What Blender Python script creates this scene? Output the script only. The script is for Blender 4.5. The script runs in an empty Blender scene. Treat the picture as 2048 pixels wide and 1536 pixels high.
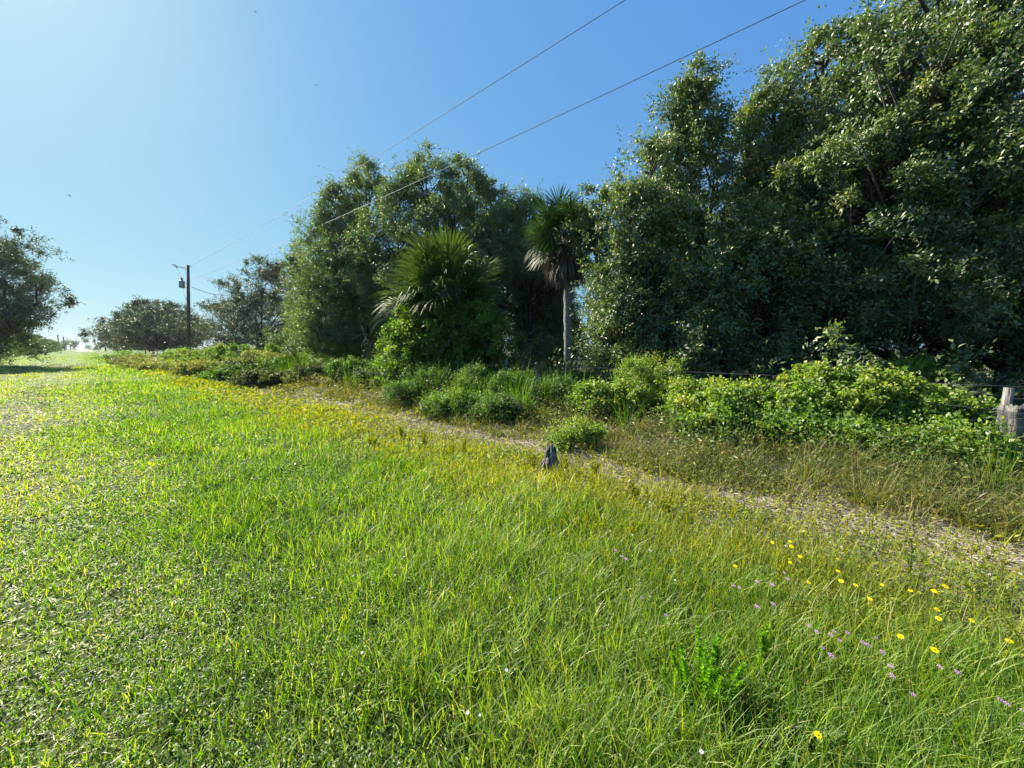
import bpy, math
import numpy as np
from math import radians, sin, cos, pi, sqrt, atan2

# ------------------------------------------------------------------ camera, sky, sun, exposure
SC = bpy.context.scene
COL = SC.collection
FPX, EYE = 770.0, 1.6                     # focal length in photo pixels (2048 wide), eye height
PITCH = math.atan(71.0 / FPX)
cam = bpy.data.objects.new('camera', bpy.data.cameras.new('camera'))
COL.objects.link(cam)
cam.data.sensor_width = 36.0
cam.data.lens = FPX / 2048 * 36.0
cam.data.clip_start = 0.05
cam.data.clip_end = 9000
cam.location = (0, 0, EYE)
cam.rotation_euler = (pi / 2 - PITCH, 0, 0)
SC.camera = cam

SUN_AZ, SUN_EL = radians(-54), radians(37)     # azimuth from +Y, clockwise positive
world = bpy.data.worlds.new('World'); SC.world = world
world.use_nodes = True
wn, wl = world.node_tree.nodes, world.node_tree.links
wn.clear()
wo = wn.new('ShaderNodeOutputWorld'); bg = wn.new('ShaderNodeBackground')
sky = wn.new('ShaderNodeTexSky'); sky.sky_type = 'NISHITA'; sky.sun_disc = False
sky.sun_elevation = SUN_EL; sky.sun_rotation = SUN_AZ
sky.air_density = 1.0; sky.dust_density = 0.7; sky.ozone_density = 1.0; sky.altitude = 0
bg.inputs['Strength'].default_value = 0.1
# thin low clouds near the horizon
tc = wn.new('ShaderNodeTexCoord'); mp = wn.new('ShaderNodeMapping'); mp.inputs['Scale'].default_value = (1.0, 1.0, 3.2)
cn = wn.new('ShaderNodeTexNoise'); cn.inputs['Scale'].default_value = 9.0; cn.inputs['Detail'].default_value = 6; cn.inputs['Roughness'].default_value = 0.6
cr = wn.new('ShaderNodeValToRGB'); cr.color_ramp.elements[0].position = 0.52; cr.color_ramp.elements[1].position = 0.74
sp = wn.new('ShaderNodeSeparateXYZ')
hr = wn.new('ShaderNodeMapRange'); hr.inputs['From Min'].default_value = 0.0; hr.inputs['From Max'].default_value = 0.16
hr.inputs['To Min'].default_value = 0.5; hr.inputs['To Max'].default_value = 0.0
mu = wn.new('ShaderNodeMath'); mu.operation = 'MULTIPLY'
mixc = wn.new('ShaderNodeMixRGB'); mixc.inputs['Color2'].default_value = (3.3, 3.4, 3.5, 1)
wl.new(tc.outputs['Generated'], mp.inputs['Vector']); wl.new(mp.outputs[0], cn.inputs['Vector'])
wl.new(cn.outputs['Fac'], cr.inputs[0]); wl.new(tc.outputs['Generated'], sp.inputs[0]); wl.new(sp.outputs['Z'], hr.inputs['Value'])
wl.new(cr.outputs[0], mu.inputs[0]); wl.new(hr.outputs[0], mu.inputs[1])
# clear-air grade of the sky's colour, per channel
sc_ = wn.new('ShaderNodeSeparateColor'); cc_ = wn.new('ShaderNodeCombineColor'); wl.new(sky.outputs[0], sc_.inputs[0])
for i_, (k_, e_) in enumerate(((.342, .64), (.535, .47), (.64, .15))):
    a_ = wn.new('ShaderNodeMath'); a_.operation = 'MULTIPLY'; a_.inputs[1].default_value = .1
    b_ = wn.new('ShaderNodeMath'); b_.operation = 'POWER'; b_.inputs[1].default_value = e_
    c_ = wn.new('ShaderNodeMath'); c_.operation = 'MULTIPLY'; c_.inputs[1].default_value = 5 * k_
    wl.new(sc_.outputs[i_], a_.inputs[0]); wl.new(a_.outputs[0], b_.inputs[0]); wl.new(b_.outputs[0], c_.inputs[0]); wl.new(c_.outputs[0], cc_.inputs[i_])
wl.new(mu.outputs[0], mixc.inputs['Fac']); wl.new(cc_.outputs[0], mixc.inputs['Color1'])
wl.new(mixc.outputs[0], bg.inputs['Color']); wl.new(bg.outputs[0], wo.inputs['Surface'])

sun = bpy.data.objects.new('sun', bpy.data.lights.new('sun', 'SUN')); COL.objects.link(sun)
sun.data.energy = 5.0; sun.data.angle = radians(0.5); sun.data.color = (1.0, 0.95, 0.86)
sdir = (sin(SUN_AZ) * cos(SUN_EL), cos(SUN_AZ) * cos(SUN_EL), sin(SUN_EL))
import mathutils
sun.rotation_euler = mathutils.Vector(sdir).to_track_quat('Z', 'Y').to_euler()
SC.view_settings.view_transform = 'Standard'; SC.view_settings.look = 'None'
SC.view_settings.exposure = 1.5; SC.view_settings.gamma = 1.0
SC.cycles.max_bounces = 6; SC.cycles.diffuse_bounces = 3; SC.cycles.glossy_bounces = 2
SC.cycles.transmission_bounces = 4; SC.cycles.transparent_max_bounces = 4
SC.cycles.sample_clamp_indirect = 4.0

# ------------------------------------------------------------------ placement helpers
TR = np.array([-sin(radians(48)), cos(radians(48))])      # direction of the grass track
NR = np.array([cos(radians(48)), sin(radians(48))])       # to the right of it (fence side)
cp, sp_ = cos(PITCH), sin(PITCH)
def ray(px, py):
    x, y, z = (px - 1024) / FPX, 1.0, -(py - 768) / FPX
    return np.array([x, y * cp + z * sp_, -y * sp_ + z * cp])
def at(px, py, Y):
    r = ray(px, py); return np.array([0, 0, EYE]) + r * (Y / r[1])
def gp(px, py, z=0.0):
    r = ray(px, py); return np.array([0, 0, EYE]) + r * ((z - EYE) / r[2])
def uv(u, v, z=0.0):
    p = TR * u + NR * v; return np.array([p[0], p[1], z])
def U(x, y): return x * TR[0] + y * TR[1]
def V(x, y): return x * NR[0] + y * NR[1]

def _h(ix, iy, s):
    n = (ix.astype(np.int64) * 374761393 + iy.astype(np.int64) * 668265263 + s * 1442695041) & 0x7fffffff
    n = ((n ^ (n >> 13)) * 1274126177) & 0x7fffffff
    return ((n ^ (n >> 16)) & 0xffff) / 65535.0
def vn(x, y, sc, s=0):
    x = np.asarray(x, float) / sc; y = np.asarray(y, float) / sc
    ix, iy = np.floor(x), np.floor(y); fx, fy = x - ix, y - iy
    fx = fx * fx * (3 - 2 * fx); fy = fy * fy * (3 - 2 * fy)
    a, b, c, d = _h(ix, iy, s), _h(ix + 1, iy, s), _h(ix, iy + 1, s), _h(ix + 1, iy + 1, s)
    return (a * (1 - fx) + b * fx) * (1 - fy) + (c * (1 - fx) + d * fx) * fy
def fbm(x, y, sc, s=0):
    return .5 * vn(x, y, sc, s) + .3 * vn(x, y, sc * .47, s + 7) + .2 * vn(x, y, sc * .21, s + 13)
def zf(x, y):
    x = np.asarray(x, float); y = np.asarray(y, float)
    v = V(x, y); r = np.sqrt(x * x + y * y)
    ditch = -0.10 * np.exp(-((v - 4.7) / 0.9) ** 2) + 0.10 / (1 + np.exp(-(v - 6.2) * 2.2))
    rut = -0.03 * np.exp(-((v + 1.3) / 0.35) ** 2) - 0.03 * np.exp(-((v + 3.2) / 0.35) ** 2)
    n = (fbm(x, y, 1.1, 3) - .5) * .05 * np.clip(60 / (r + 1), 0, 1)
    return (ditch + rut) * np.clip(120 / (r + 1), 0, 1) + n
R = np.random.default_rng(11)

# ------------------------------------------------------------------ mesh builder
class MB:
    def __init__(s): s.v, s.q, s.t, s.c, s.n = [], [], [], [], 0
    def add(s, v, q=None, t=None, c=0.5):
        v = np.asarray(v, np.float32).reshape(-1, 3)
        if q is not None and len(q): s.q.append(np.asarray(q, np.int32).reshape(-1, 4) + s.n)
        if t is not None and len(t): s.t.append(np.asarray(t, np.int32).reshape(-1, 3) + s.n)
        s.v.append(v); s.c.append(np.full(len(v), c, np.float32) if np.isscalar(c) else np.asarray(c, np.float32).ravel()); s.n += len(v)
    def mesh(s, name, mat, smooth=False):
        me = bpy.data.meshes.new(name)
        v = np.concatenate(s.v); q = np.concatenate(s.q) if s.q else np.zeros((0, 4), np.int32)
        t = np.concatenate(s.t) if s.t else np.zeros((0, 3), np.int32)
        me.vertices.add(len(v)); me.vertices.foreach_set('co', v.ravel())
        me.loops.add(len(q) * 4 + len(t) * 3)
        me.loops.foreach_set('vertex_index', np.concatenate([q.ravel(), t.ravel()]))
        me.polygons.add(len(q) + len(t))
        me.polygons.foreach_set('loop_start', np.concatenate([np.arange(len(q)) * 4, len(q) * 4 + np.arange(len(t)) * 3]).astype(np.int32))
        if smooth: me.polygons.foreach_set('use_smooth', np.ones(len(q) + len(t), bool))
        at_ = me.attributes.new('tint', 'FLOAT', 'POINT'); at_.data.foreach_set('value', np.concatenate(s.c))
        me.update(calc_edges=True); me.materials.append(mat)
        return me
    def obj(s, name, mat, parent=None, smooth=False):
        o = bpy.data.objects.new(name, s.mesh(name, mat, smooth)); COL.objects.link(o)
        if parent is not None: o.parent = parent
        return o
def tag(o, label=None, cat=None, group=None, kind=None):
    if label: o['label'] = label
    if cat: o['category'] = cat
    if group: o['group'] = group
    if kind: o['kind'] = kind
    return o
def thing(name, label, cat, loc=(0, 0, 0), rz=0, group=None, sc=1.0):
    o = bpy.data.objects.new(name, None); COL.objects.link(o)
    o.location = tuple(float(a) for a in loc); o.rotation_euler = (0, 0, rz); o.empty_display_size = .2
    o.scale = (sc, sc, sc) if np.isscalar(sc) else sc
    return tag(o, label, cat, group)
def dup(root, label, loc, rz, sc=1.0, group=None):
    r = root.copy(); COL.objects.link(r); r.location = tuple(float(a) for a in loc); r.rotation_euler = (0, 0, rz)
    r.scale = (sc, sc, sc) if np.isscalar(sc) else sc
    r['label'] = label
    if group: r['group'] = group
    for ch in list(root.children):
        c = ch.copy(); COL.objects.link(c); c.parent = r
        for g in ch.children:
            d = g.copy(); COL.objects.link(d); d.parent = c
    return r
def nrm(a): return a / (np.linalg.norm(a, axis=-1, keepdims=True) + 1e-9)
def rdir(n, rng=R): return nrm(rng.normal(size=(n, 3)))

def leaves(mb, P, D, L, W, c, Nn=None, rng=R, wpos=.45):
    n = len(P); D = nrm(D)
    if Nn is None: Nn = rdir(n, rng)
    S = nrm(np.cross(D, Nn)); N2 = np.cross(S, D)
    L = np.broadcast_to(np.asarray(L, float), (n,))[:, None]; W = np.broadcast_to(np.asarray(W, float), (n,))[:, None]
    m = P + D * L * wpos + N2 * W * .22
    v = np.stack([P, m + S * W * .5, P + D * L, m - S * W * .5], 1)
    v[:, 2, 2] -= L[:, 0] * .08
    mb.add(v, q=np.arange(n * 4).reshape(n, 4), c=np.repeat(np.broadcast_to(c, (n,)), 4))

def blades(mb, B, az, lean, bend, L, W, c, segs=3, tw=None):
    """curved tapering blades; B (n,3) feet"""
    n = len(B); az = np.asarray(az)
    h = np.stack([np.cos(az), np.sin(az), np.zeros(n)], 1)
    sa = az + pi / 2 + (R.normal(0, .6, n) if tw is None else tw)
    s = np.stack([np.cos(sa), np.sin(sa), np.zeros(n)], 1)
    lean, bend, L, W = [np.broadcast_to(np.asarray(a, float), (n,)) for a in (lean, bend, L, W)]
    a0, a1 = lean, lean + bend
    rows = []; p = B.copy(); dt = 1.0 / segs
    for k in range(segs):
        w = W * (1 - (k * dt) ** 1.7) * (.75 if k == 0 else 1)
        rows.append(p - s * (w / 2)[:, None]); rows.append(p + s * (w / 2)[:, None])
        a = a0 + (a1 - a0) * (k + .5) * dt
        p = p + (h * np.sin(a)[:, None] + np.array([0, 0, 1.0]) * np.cos(a)[:, None]) * (L * dt)[:, None]
    rows.append(p)
    m = 2 * segs + 1
    v = np.stack(rows, 1)
    base = np.arange(n)[:, None] * m
    q = np.concatenate([base + np.array([2 * k, 2 * k + 1, 2 * k + 3, 2 * k + 2]) for k in range(segs - 1)], 1).reshape(-1, 4) if segs > 1 else None
    t = base + np.array([2 * segs - 2, 2 * segs - 1, 2 * segs])
    mb.add(v, q=q, t=t, c=np.repeat(np.broadcast_to(c, (n,)), m))

def tube(mb, pts, rad, k=7, c=.5, rough=0.0, rng=R):
    pts = np.asarray(pts, float); n = len(pts); rad = np.broadcast_to(np.asarray(rad, float), (n,))
    t = np.gradient(pts, axis=0); t = nrm(t)
    ref = np.array([0, 0, 1.0]) if abs(t[:, 2]).mean() < .8 else np.array([1.0, 0, 0])
    a = nrm(np.cross(t, ref)); b = np.cross(t, a)
    th = np.linspace(0, 2 * pi, k, endpoint=False)
    rr = rad[:, None] * (1 + rough * rng.normal(size=(n, k)))
    v = pts[:, None] + rr[..., None] * (a[:, None] * np.cos(th)[None, :, None] + b[:, None] * np.sin(th)[None, :, None])
    q = []
    for i in range(n - 1):
        for j in range(k):
            q.append((i * k + j, i * k + (j + 1) % k, (i + 1) * k + (j + 1) % k, (i + 1) * k + j))
    v = v.reshape(-1, 3); v = np.concatenate([v, pts[:1], pts[-1:]])
    tri = [(n * k, (j + 1) % k, j) for j in range(k)] + [(n * k + 1, (n - 1) * k + j, (n - 1) * k + (j + 1) % k) for j in range(k)]
    mb.add(v, q=q, t=tri, c=c)
def box(mb, c, d, az=0.0, tilt=0.0):
    x, y, z = [a / 2 for a in d]
    v = np.array([[sx * x, sy * y, sz * z] for sz in (-1, 1) for sy in (-1, 1) for sx in (-1, 1)], float)
    if tilt: v = v @ np.array([[cos(tilt), 0, -sin(tilt)], [0, 1, 0], [sin(tilt), 0, cos(tilt)]])
    m = np.array([[cos(az), sin(az), 0], [-sin(az), cos(az), 0], [0, 0, 1]])
    mb.add(v @ m + np.asarray(c, float), q=[(0, 2, 3, 1), (4, 5, 7, 6), (0, 1, 5, 4), (2, 6, 7, 3), (0, 4, 6, 2), (1, 3, 7, 5)])

# ------------------------------------------------------------------ materials
def new_mat(name):
    m = bpy.data.materials.new(name); m.use_nodes = True; n = m.node_tree.nodes; n.clear()
    return m, n, m.node_tree.links, n.new('ShaderNodeOutputMaterial')
def ramp(n, stops):
    r = n.new('ShaderNodeValToRGB'); e = r.color_ramp.elements
    while len(e) > 1: e.remove(e[-1])
    e[0].position = stops[0][0]; e[0].color = (*stops[0][1], 1)
    for p, c in stops[1:]:
        x = e.new(p); x.color = (*c, 1)
    return r
def leaf_mat(name, stops, trans=.4, rough=.42, gloss=.06, tcol=(1.25, 1.35, .5)):
    """foliage: diffuse + light through the leaf + a waxy sheen, colour by the leaf's own tint"""
    m, n, l, out = new_mat(name)
    a = n.new('ShaderNodeAttribute'); a.attribute_name = 'tint'
    g = n.new('ShaderNodeNewGeometry'); nz = n.new('ShaderNodeTexNoise'); nz.inputs['Scale'].default_value = 1.7; nz.inputs['Detail'].default_value = 2
    l.new(g.outputs['Position'], nz.inputs['Vector'])
    ma = n.new('ShaderNodeMath'); ma.operation = 'MULTIPLY_ADD'; ma.inputs[1].default_value = .22; ma.inputs[2].default_value = -.11
    ad = n.new('ShaderNodeMath'); ad.operation = 'ADD'
    l.new(nz.outputs['Fac'], ma.inputs[0]); l.new(ma.outputs[0], ad.inputs[0]); l.new(a.outputs['Fac'], ad.inputs[1])
    r = ramp(n, stops); l.new(ad.outputs[0], r.inputs[0])
    d = n.new('ShaderNodeBsdfDiffuse'); t = n.new('ShaderNodeBsdfTranslucent'); gl = n.new('ShaderNodeBsdfGlossy')
    mc = n.new('ShaderNodeMixRGB'); mc.blend_type = 'MULTIPLY'; mc.inputs['Fac'].default_value = 1; mc.inputs['Color2'].default_value = (*tcol, 1)
    l.new(r.outputs[0], mc.inputs['Color1']); l.new(r.outputs[0], d.inputs['Color']); l.new(mc.outputs[0], t.inputs['Color'])
    gl.inputs['Roughness'].default_value = rough; gl.inputs['Color'].default_value = (1, .98, .84, 1)
    m1 = n.new('ShaderNodeMixShader'); m1.inputs['Fac'].default_value = trans
    m2 = n.new('ShaderNodeMixShader')
    lw = n.new('ShaderNodeLayerWeight'); lw.inputs['Blend'].default_value = .25
    gm = n.new('ShaderNodeMath'); gm.operation = 'MULTIPLY_ADD'; gm.inputs[1].default_value = gloss * 1.0; gm.inputs[2].default_value = gloss * .5
    l.new(lw.outputs['Fresnel'], gm.inputs[0]); l.new(gm.outputs[0], m2.inputs['Fac'])
    l.new(d.outputs[0], m1.inputs[1]); l.new(t.outputs[0], m1.inputs[2]); l.new(m1.outputs[0], m2.inputs[1]); l.new(gl.outputs[0], m2.inputs[2])
    l.new(m2.outputs[0], out.inputs['Surface'])
    return m
def rough_mat(name, stops, scale=6.0, stretch=(1, 1, 1), rough=.85, bump=.3, metal=0.0):
    m, n, l, out = new_mat(name)
    tcn = n.new('ShaderNodeTexCoord'); mpn = n.new('ShaderNodeMapping'); mpn.inputs['Scale'].default_value = stretch
    nz = n.new('ShaderNodeTexNoise'); nz.inputs['Scale'].default_value = scale; nz.inputs['Detail'].default_value = 7; nz.inputs['Roughness'].default_value = .65
    l.new(tcn.outputs['Object'], mpn.inputs[0]); l.new(mpn.outputs[0], nz.inputs['Vector'])
    r = ramp(n, stops); l.new(nz.outputs['Fac'], r.inputs[0])
    p = n.new('ShaderNodeBsdfPrincipled'); p.inputs['Roughness'].default_value = rough; p.inputs['Metallic'].default_value = metal
    b = n.new('ShaderNodeBump'); b.inputs['Strength'].default_value = bump; b.inputs['Distance'].default_value = .02
    l.new(nz.outputs['Fac'], b.inputs['Height']); l.new(b.outputs[0], p.inputs['Normal']); l.new(r.outputs[0], p.inputs['Base Color'])
    l.new(p.outputs[0], out.inputs['Surface'])
    return m
G = dict
M_OAK = leaf_mat('oak_leaf', [(0, (.026, .050, .017)), (.4, (.066, .116, .030)), (.75, (.128, .19, .044)), (1, (.24, .25, .05))], .42, .6, .15, (1.3, 1.4, .5))
M_SHRUB = leaf_mat('shrub_leaf', [(0, (.03, .065, .012)), (.4, (.085, .165, .022)), (.8, (.18, .28, .03)), (1, (.31, .32, .05))], .5, .55, .07, (1.3, 1.45, .4))
M_GRASS = leaf_mat('grass_blade', [(0, (.03, .075, .008)), (.35, (.095, .205, .012)), (.65, (.20, .325, .016)), (.85, (.32, .36, .05)), (1, (.44, .39, .2))], .56, .56, .05, (1.4, 1.4, .3))
M_WEED = leaf_mat('yellow_weed', [(0, (.1, .16, .015)), (.35, (.25, .29, .015)), (.65, (.36, .36, .025)), (.85, (.33, .24, .045)), (1, (.45, .38, .2))], .5, .6, .03, (1.4, 1.25, .3))
M_DRY = leaf_mat('dry_grass', [(0, (.06, .08, .02)), (.35, (.14, .19, .03)), (.6, (.27, .25, .07)), (.85, (.3, .19, .08)), (1, (.42, .37, .22))], .38, .6, .03, (1.3, 1.2, .5))
M_LITTER = leaf_mat('dead_leaf', [(0, (.09, .07, .05)), (.5, (.25, .21, .15)), (1, (.48, .43, .35))], .15, .5, .06, (1.1, 1, .8))
M_PALM = leaf_mat('palm_leaf', [(0, (.022, .048, .015)), (.5, (.055, .105, .022)), (1, (.145, .17, .04))], .28, .5, .06)
M_DEADPALM = leaf_mat('dead_palm_leaf', [(0, (.045, .038, .03)), (.6, (.11, .088, .066)), (1, (.18, .145, .11))], .15, .5, .05, (1.1, 1, .8))
M_BARK = rough_mat('bark', [(.3, (.03, .026, .02)), (.6, (.075, .068, .058)), (.8, (.14, .13, .12))], 9, (1, 1, .3), .9, .6)
M_PALMBARK = rough_mat('palm_bark', [(.32, (.09, .08, .065)), (.5, (.22, .2, .175)), (.7, (.34, .32, .28))], 6, (1, 1, 7), .9, 1.0)
M_POLE = rough_mat('pole_wood', [(.3, (.06, .04, .03)), (.7, (.15, .1, .075))], 6, (1, 1, .08), .85, .3)
M_OLDWOOD = rough_mat('weathered_wood', [(.38, (.03, .026, .022)), (.5, (.15, .135, .115)), (.68, (.34, .31, .27))], 26, (1, 1, .1), .9, 1.0)
M_METAL = rough_mat('galvanised_steel', [(.3, (.22, .24, .25)), (.7, (.36, .38, .39))], 4, (1, 1, 1), .5, .05, .4)
M_WIRE = rough_mat('wire', [(.3, (.07, .07, .075)), (.7, (.16, .16, .17))], 4, (1, 1, 1), .6, 0)
M_WHITE = rough_mat('white_paint', [(.3, (.6, .6, .58)), (.7, (.8, .8, .78))], 8, (1, 1, 1), .5, .05)

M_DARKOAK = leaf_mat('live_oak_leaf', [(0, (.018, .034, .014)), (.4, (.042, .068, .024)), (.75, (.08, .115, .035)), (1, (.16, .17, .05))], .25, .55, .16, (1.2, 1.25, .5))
# ------------------------------------------------------------------ ground
def ground_mat():
    m, n, l, out = new_mat('ground')
    tcn = n.new('ShaderNodeTexCoord')
    rot = n.new('ShaderNodeMapping'); rot.inputs['Rotation'].default_value = (0, 0, -radians(42))   # x -> distance right of the track
    l.new(tcn.outputs['Object'], rot.inputs[0])
    s = n.new('ShaderNodeSeparateXYZ'); l.new(rot.outputs[0], s.inputs[0])
    nz = n.new('ShaderNodeTexNoise'); nz.inputs['Scale'].default_value = .8; nz.inputs['Detail'].default_value = 6
    l.new(tcn.outputs['Object'], nz.inputs[0])
    ad = n.new('ShaderNodeMath'); ad.operation = 'MULTIPLY_ADD'; ad.inputs[1].default_value = 1.6
    l.new(nz.outputs['Fac'], ad.inputs[0]); l.new(s.outputs['X'], ad.inputs[2])
    mr = n.new('ShaderNodeMapRange'); mr.inputs['From Min'].default_value = -10; mr.inputs['From Max'].default_value = 20
    l.new(ad.outputs[0], mr.inputs['Value'])
    f = lambda v: (v + .8 + 10) / 30
    gr = (.085, .15, .016); gr2 = (.125, .18, .025); soil = (.05, .048, .022)
    r = ramp(n, [(0, gr), (f(-4.2), gr2), (f(-3.2), (.17, .185, .06)), (f(-2.4), gr2), (f(-1.3), (.17, .185, .06)), (f(-.4), gr2), (f(.6), gr), (f(3.2), (.12, .14, .03)),
                 (f(4.2), (.26, .23, .17)), (f(5.2), (.34, .30, .24)), (f(5.8), (.1, .08, .05)), (f(8), soil), (f(12), (.04, .035, .02)), (1, (.05, .06, .02))])
    l.new(mr.outputs[0], r.inputs[0])
    n2 = n.new('ShaderNodeTexNoise'); n2.inputs['Scale'].default_value = 14; n2.inputs['Detail'].default_value = 8; n2.inputs['Roughness'].default_value = .7
    l.new(tcn.outputs['Object'], n2.inputs[0])
    r2 = ramp(n, [(.3, (.45, .42, .38)), (.5, (.8, .8, .75)), (.7, (1.25, 1.25, 1.2))]); l.new(n2.outputs['Fac'], r2.inputs[0])
    mx = n.new('ShaderNodeMixRGB'); mx.blend_type = 'MULTIPLY'; mx.inputs['Fac'].default_value = 1
    l.new(r.outputs[0], mx.inputs[1]); l.new(r2.outputs[0], mx.inputs[2])
    ln = n.new('ShaderNodeVectorMath'); ln.operation = 'LENGTH'; l.new(tcn.outputs['Object'], ln.inputs[0])
    md = n.new('ShaderNodeMapRange'); md.inputs['From Min'].default_value = 5; md.inputs['From Max'].default_value = 35; l.new(ln.outputs['Value'], md.inputs['Value'])
    sx = ramp(n, [(0, (.42, .4, .4)), (f(3.0), (.42, .4, .4)), (f(4.0), (1, 1, 1)), (f(5.4), (1, 1, 1)), (f(6), (.5, .5, .5)), (1, (.6, .6, .6))]); l.new(mr.outputs[0], sx.inputs[0])  # bank side darkened to stand in for shadow in its hollows
    mw = n.new('ShaderNodeMixRGB'); mw.inputs['Color2'].default_value = (1, 1, 1, 1); l.new(md.outputs[0], mw.inputs['Fac']); l.new(sx.outputs[0], mw.inputs['Color1'])
    mx0 = mx; mx = n.new('ShaderNodeMixRGB'); mx.blend_type = 'MULTIPLY'; mx.inputs['Fac'].default_value = 1; l.new(mx0.outputs[0], mx.inputs[1]); l.new(mw.outputs[0], mx.inputs[2])
    n3 = n.new('ShaderNodeTexNoise'); n3.inputs['Scale'].default_value = 2.3; n3.inputs['Detail'].default_value = 5; l.new(tcn.outputs['Object'], n3.inputs[0])
    r3 = ramp(n, [(.35, (.7, .62, .55)), (.5, (1, 1, 1)), (.62, (1.5, 1.4, 1.3))]); l.new(n3.outputs['Fac'], r3.inputs[0])
    mx1 = mx; mx = n.new('ShaderNodeMixRGB'); mx.blend_type = 'MULTIPLY'; mx.inputs['Fac'].default_value = 1; l.new(mx1.outputs[0], mx.inputs[1]); l.new(r3.outputs[0], mx.inputs[2])
    b = n.new('ShaderNodeBump'); b.inputs['Strength'].default_value = .6; b.inputs['Distance'].default_value = .03; l.new(n2.outputs['Fac'], b.inputs['Height'])
    p = n.new('ShaderNodeBsdfPrincipled'); p.inputs['Roughness'].default_value = .95; p.inputs['Specular IOR Level'].default_value = .2
    l.new(mx.outputs[0], p.inputs['Base Color']); l.new(b.outputs[0], p.inputs['Normal']); l.new(p.outputs[0], out.inputs['Surface'])
    return m
g = np.sinh(np.linspace(-1, 1, 321) * 8.6) / np.sinh(8.6) * 4000
gx, gy = np.meshgrid(g, g)
mb = MB(); N_ = 321; i = np.arange(N_ - 1)[:, None] * N_ + np.arange(N_ - 1)[None]
mb.add(np.stack([gx, gy, zf(gx, gy)], -1), q=np.stack([i, i + 1, i + N_ + 1, i + N_], -1))
tag(mb.obj('ground', ground_mat(), smooth=True), kind='structure')
# pale stretch of bare track far off, where the grass ends
M_SAND = rough_mat('sandy_track', [(.3, (.28, .28, .2)), (.7, (.36, .35, .27))], .3, (1, 1, 1), .9, .1)
mb = MB(); uu = np.linspace(330, 900, 12)
vv = np.concatenate([[uv(a, -3.5, .06), uv(a, 4.5, .06)] for a in uu])
mb.add(vv, q=[(2 * k, 2 * k + 1, 2 * k + 3, 2 * k + 2) for k in range(11)])
tag(mb.obj('path', M_SAND), kind='structure')

# ------------------------------------------------------------------ grass and low growth
def scatter(bands, vlo, vhi, az=76):
    out = []
    for r0, r1, dens in bands:
        area = radians(2 * az) / 2 * (r1 * r1 - r0 * r0)
        n = int(area * dens); rr = np.sqrt(R.uniform(r0 * r0, r1 * r1, n)); th = R.uniform(-radians(az), radians(az), n)
        x, y = rr * np.sin(th), rr * np.cos(th); v = V(x, y) + (vn(x, y, 1.3, 5) - .5) * 1.0
        k = (v > vlo) & (v < vhi); out.append(np.stack([x[k], y[k], v[k], rr[k]], 1))
    return np.concatenate(out)
def wscale(r): return np.clip(r / 2.6, 1, 40) ** .82

# lush grass on the verge
mb = MB()
P = scatter([(.6, 3, 5200), (3, 6, 2600), (6, 12, 900), (12, 25, 260), (25, 50, 60), (50, 110, 12), (110, 200, 3)], -.3, 3.7)
cl = fbm(P[:, 0], P[:, 1], .35, 21); big = fbm(P[:, 0], P[:, 1], 2.2, 31)
thin = np.clip((P[:, 2] - .0) * 1.2, 0, 1) * .6 + .4
k = R.random(len(P)) < (.1 + 1.25 * cl) * thin * np.clip((3.5 - P[:, 2]) / 1.1, .08, 1); P, cl, big = P[k], cl[k], big[k]
n = len(P); ws = wscale(P[:, 3])
edge = np.clip((3.6 - P[:, 2]) / .8, 0, 1)
rightw = np.clip((P[:, 0] + .8) / 3, 0, 1) * (P[:, 3] < 8)
L = (.075 + .13 * cl + .05 * big) * R.uniform(.55, 1.35, n) * (.45 + .55 * np.clip(P[:, 2] / .9, 0, 1)) * (1 + .5 * rightw)
W = .0052 * ws * R.uniform(.5, 1.6, n) * (1 - .08 * rightw)
tint = .22 + .56 * big + R.normal(0, .2, n) + .25 * (1 - edge) + .08 * rightw
tint = np.where(R.random(n) < .05 + .05 * rightw, R.uniform(.75, 1, n), tint)
blades(mb, np.stack([P[:, 0], P[:, 1], zf(P[:, 0], P[:, 1]) - .005], 1), R.uniform(0, 2 * pi, n), np.abs(R.normal(.25, .22, n)), R.uniform(.1, 1.2, n), L, W, np.clip(tint, 0, 1))
tag(mb.obj('grass', M_GRASS), 'lush bright green grass covering the verge', 'grass', kind='stuff')

# short mown grass of the track with thatch
mb = MB()
P = scatter([(.6, 3, 4200), (3, 6, 2800), (6, 12, 1300), (12, 25, 380), (25, 50, 100), (50, 110, 12), (110, 200, 3)], -9.5, .35)
cl = fbm(P[:, 0], P[:, 1], .3, 41); big = fbm(P[:, 0], P[:, 1], 1.8, 51)
k = R.random(len(P)) < .25 + .95 * cl; P, cl, big = P[k], cl[k], big[k]
rutm = np.exp(-((P[:, 2] + 1.2) / .4) ** 2) + np.exp(-((P[:, 2] + 3.1) / .4) ** 2)
k = R.random(len(P)) > .45 * rutm; P, cl, big, rutm = P[k], cl[k], big[k], rutm[k]
n = len(P); ws = wscale(P[:, 3])
flat = R.random(n) < .3 + .3 * rutm
L = np.where(flat, .05, .03 + .05 * cl) * R.uniform(.6, 1.4, n) * np.clip(ws, 1, 2) ** .5
tint = .54 + .36 * big + R.normal(0, .16, n) + .14 * rutm; tint = np.where(flat & (R.random(n) < .7), R.uniform(.72, 1, n), tint)
blades(mb, np.stack([P[:, 0], P[:, 1], zf(P[:, 0], P[:, 1]) - .002 + flat * .008], 1), R.uniform(0, 2 * pi, n),
       np.where(flat, R.uniform(1.1, 1.5, n), np.abs(R.normal(.4, .3, n))), R.uniform(0, .6, n), L, .005 * ws * R.uniform(.6, 1.5, n), np.clip(tint, 0, 1), segs=2)
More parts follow.
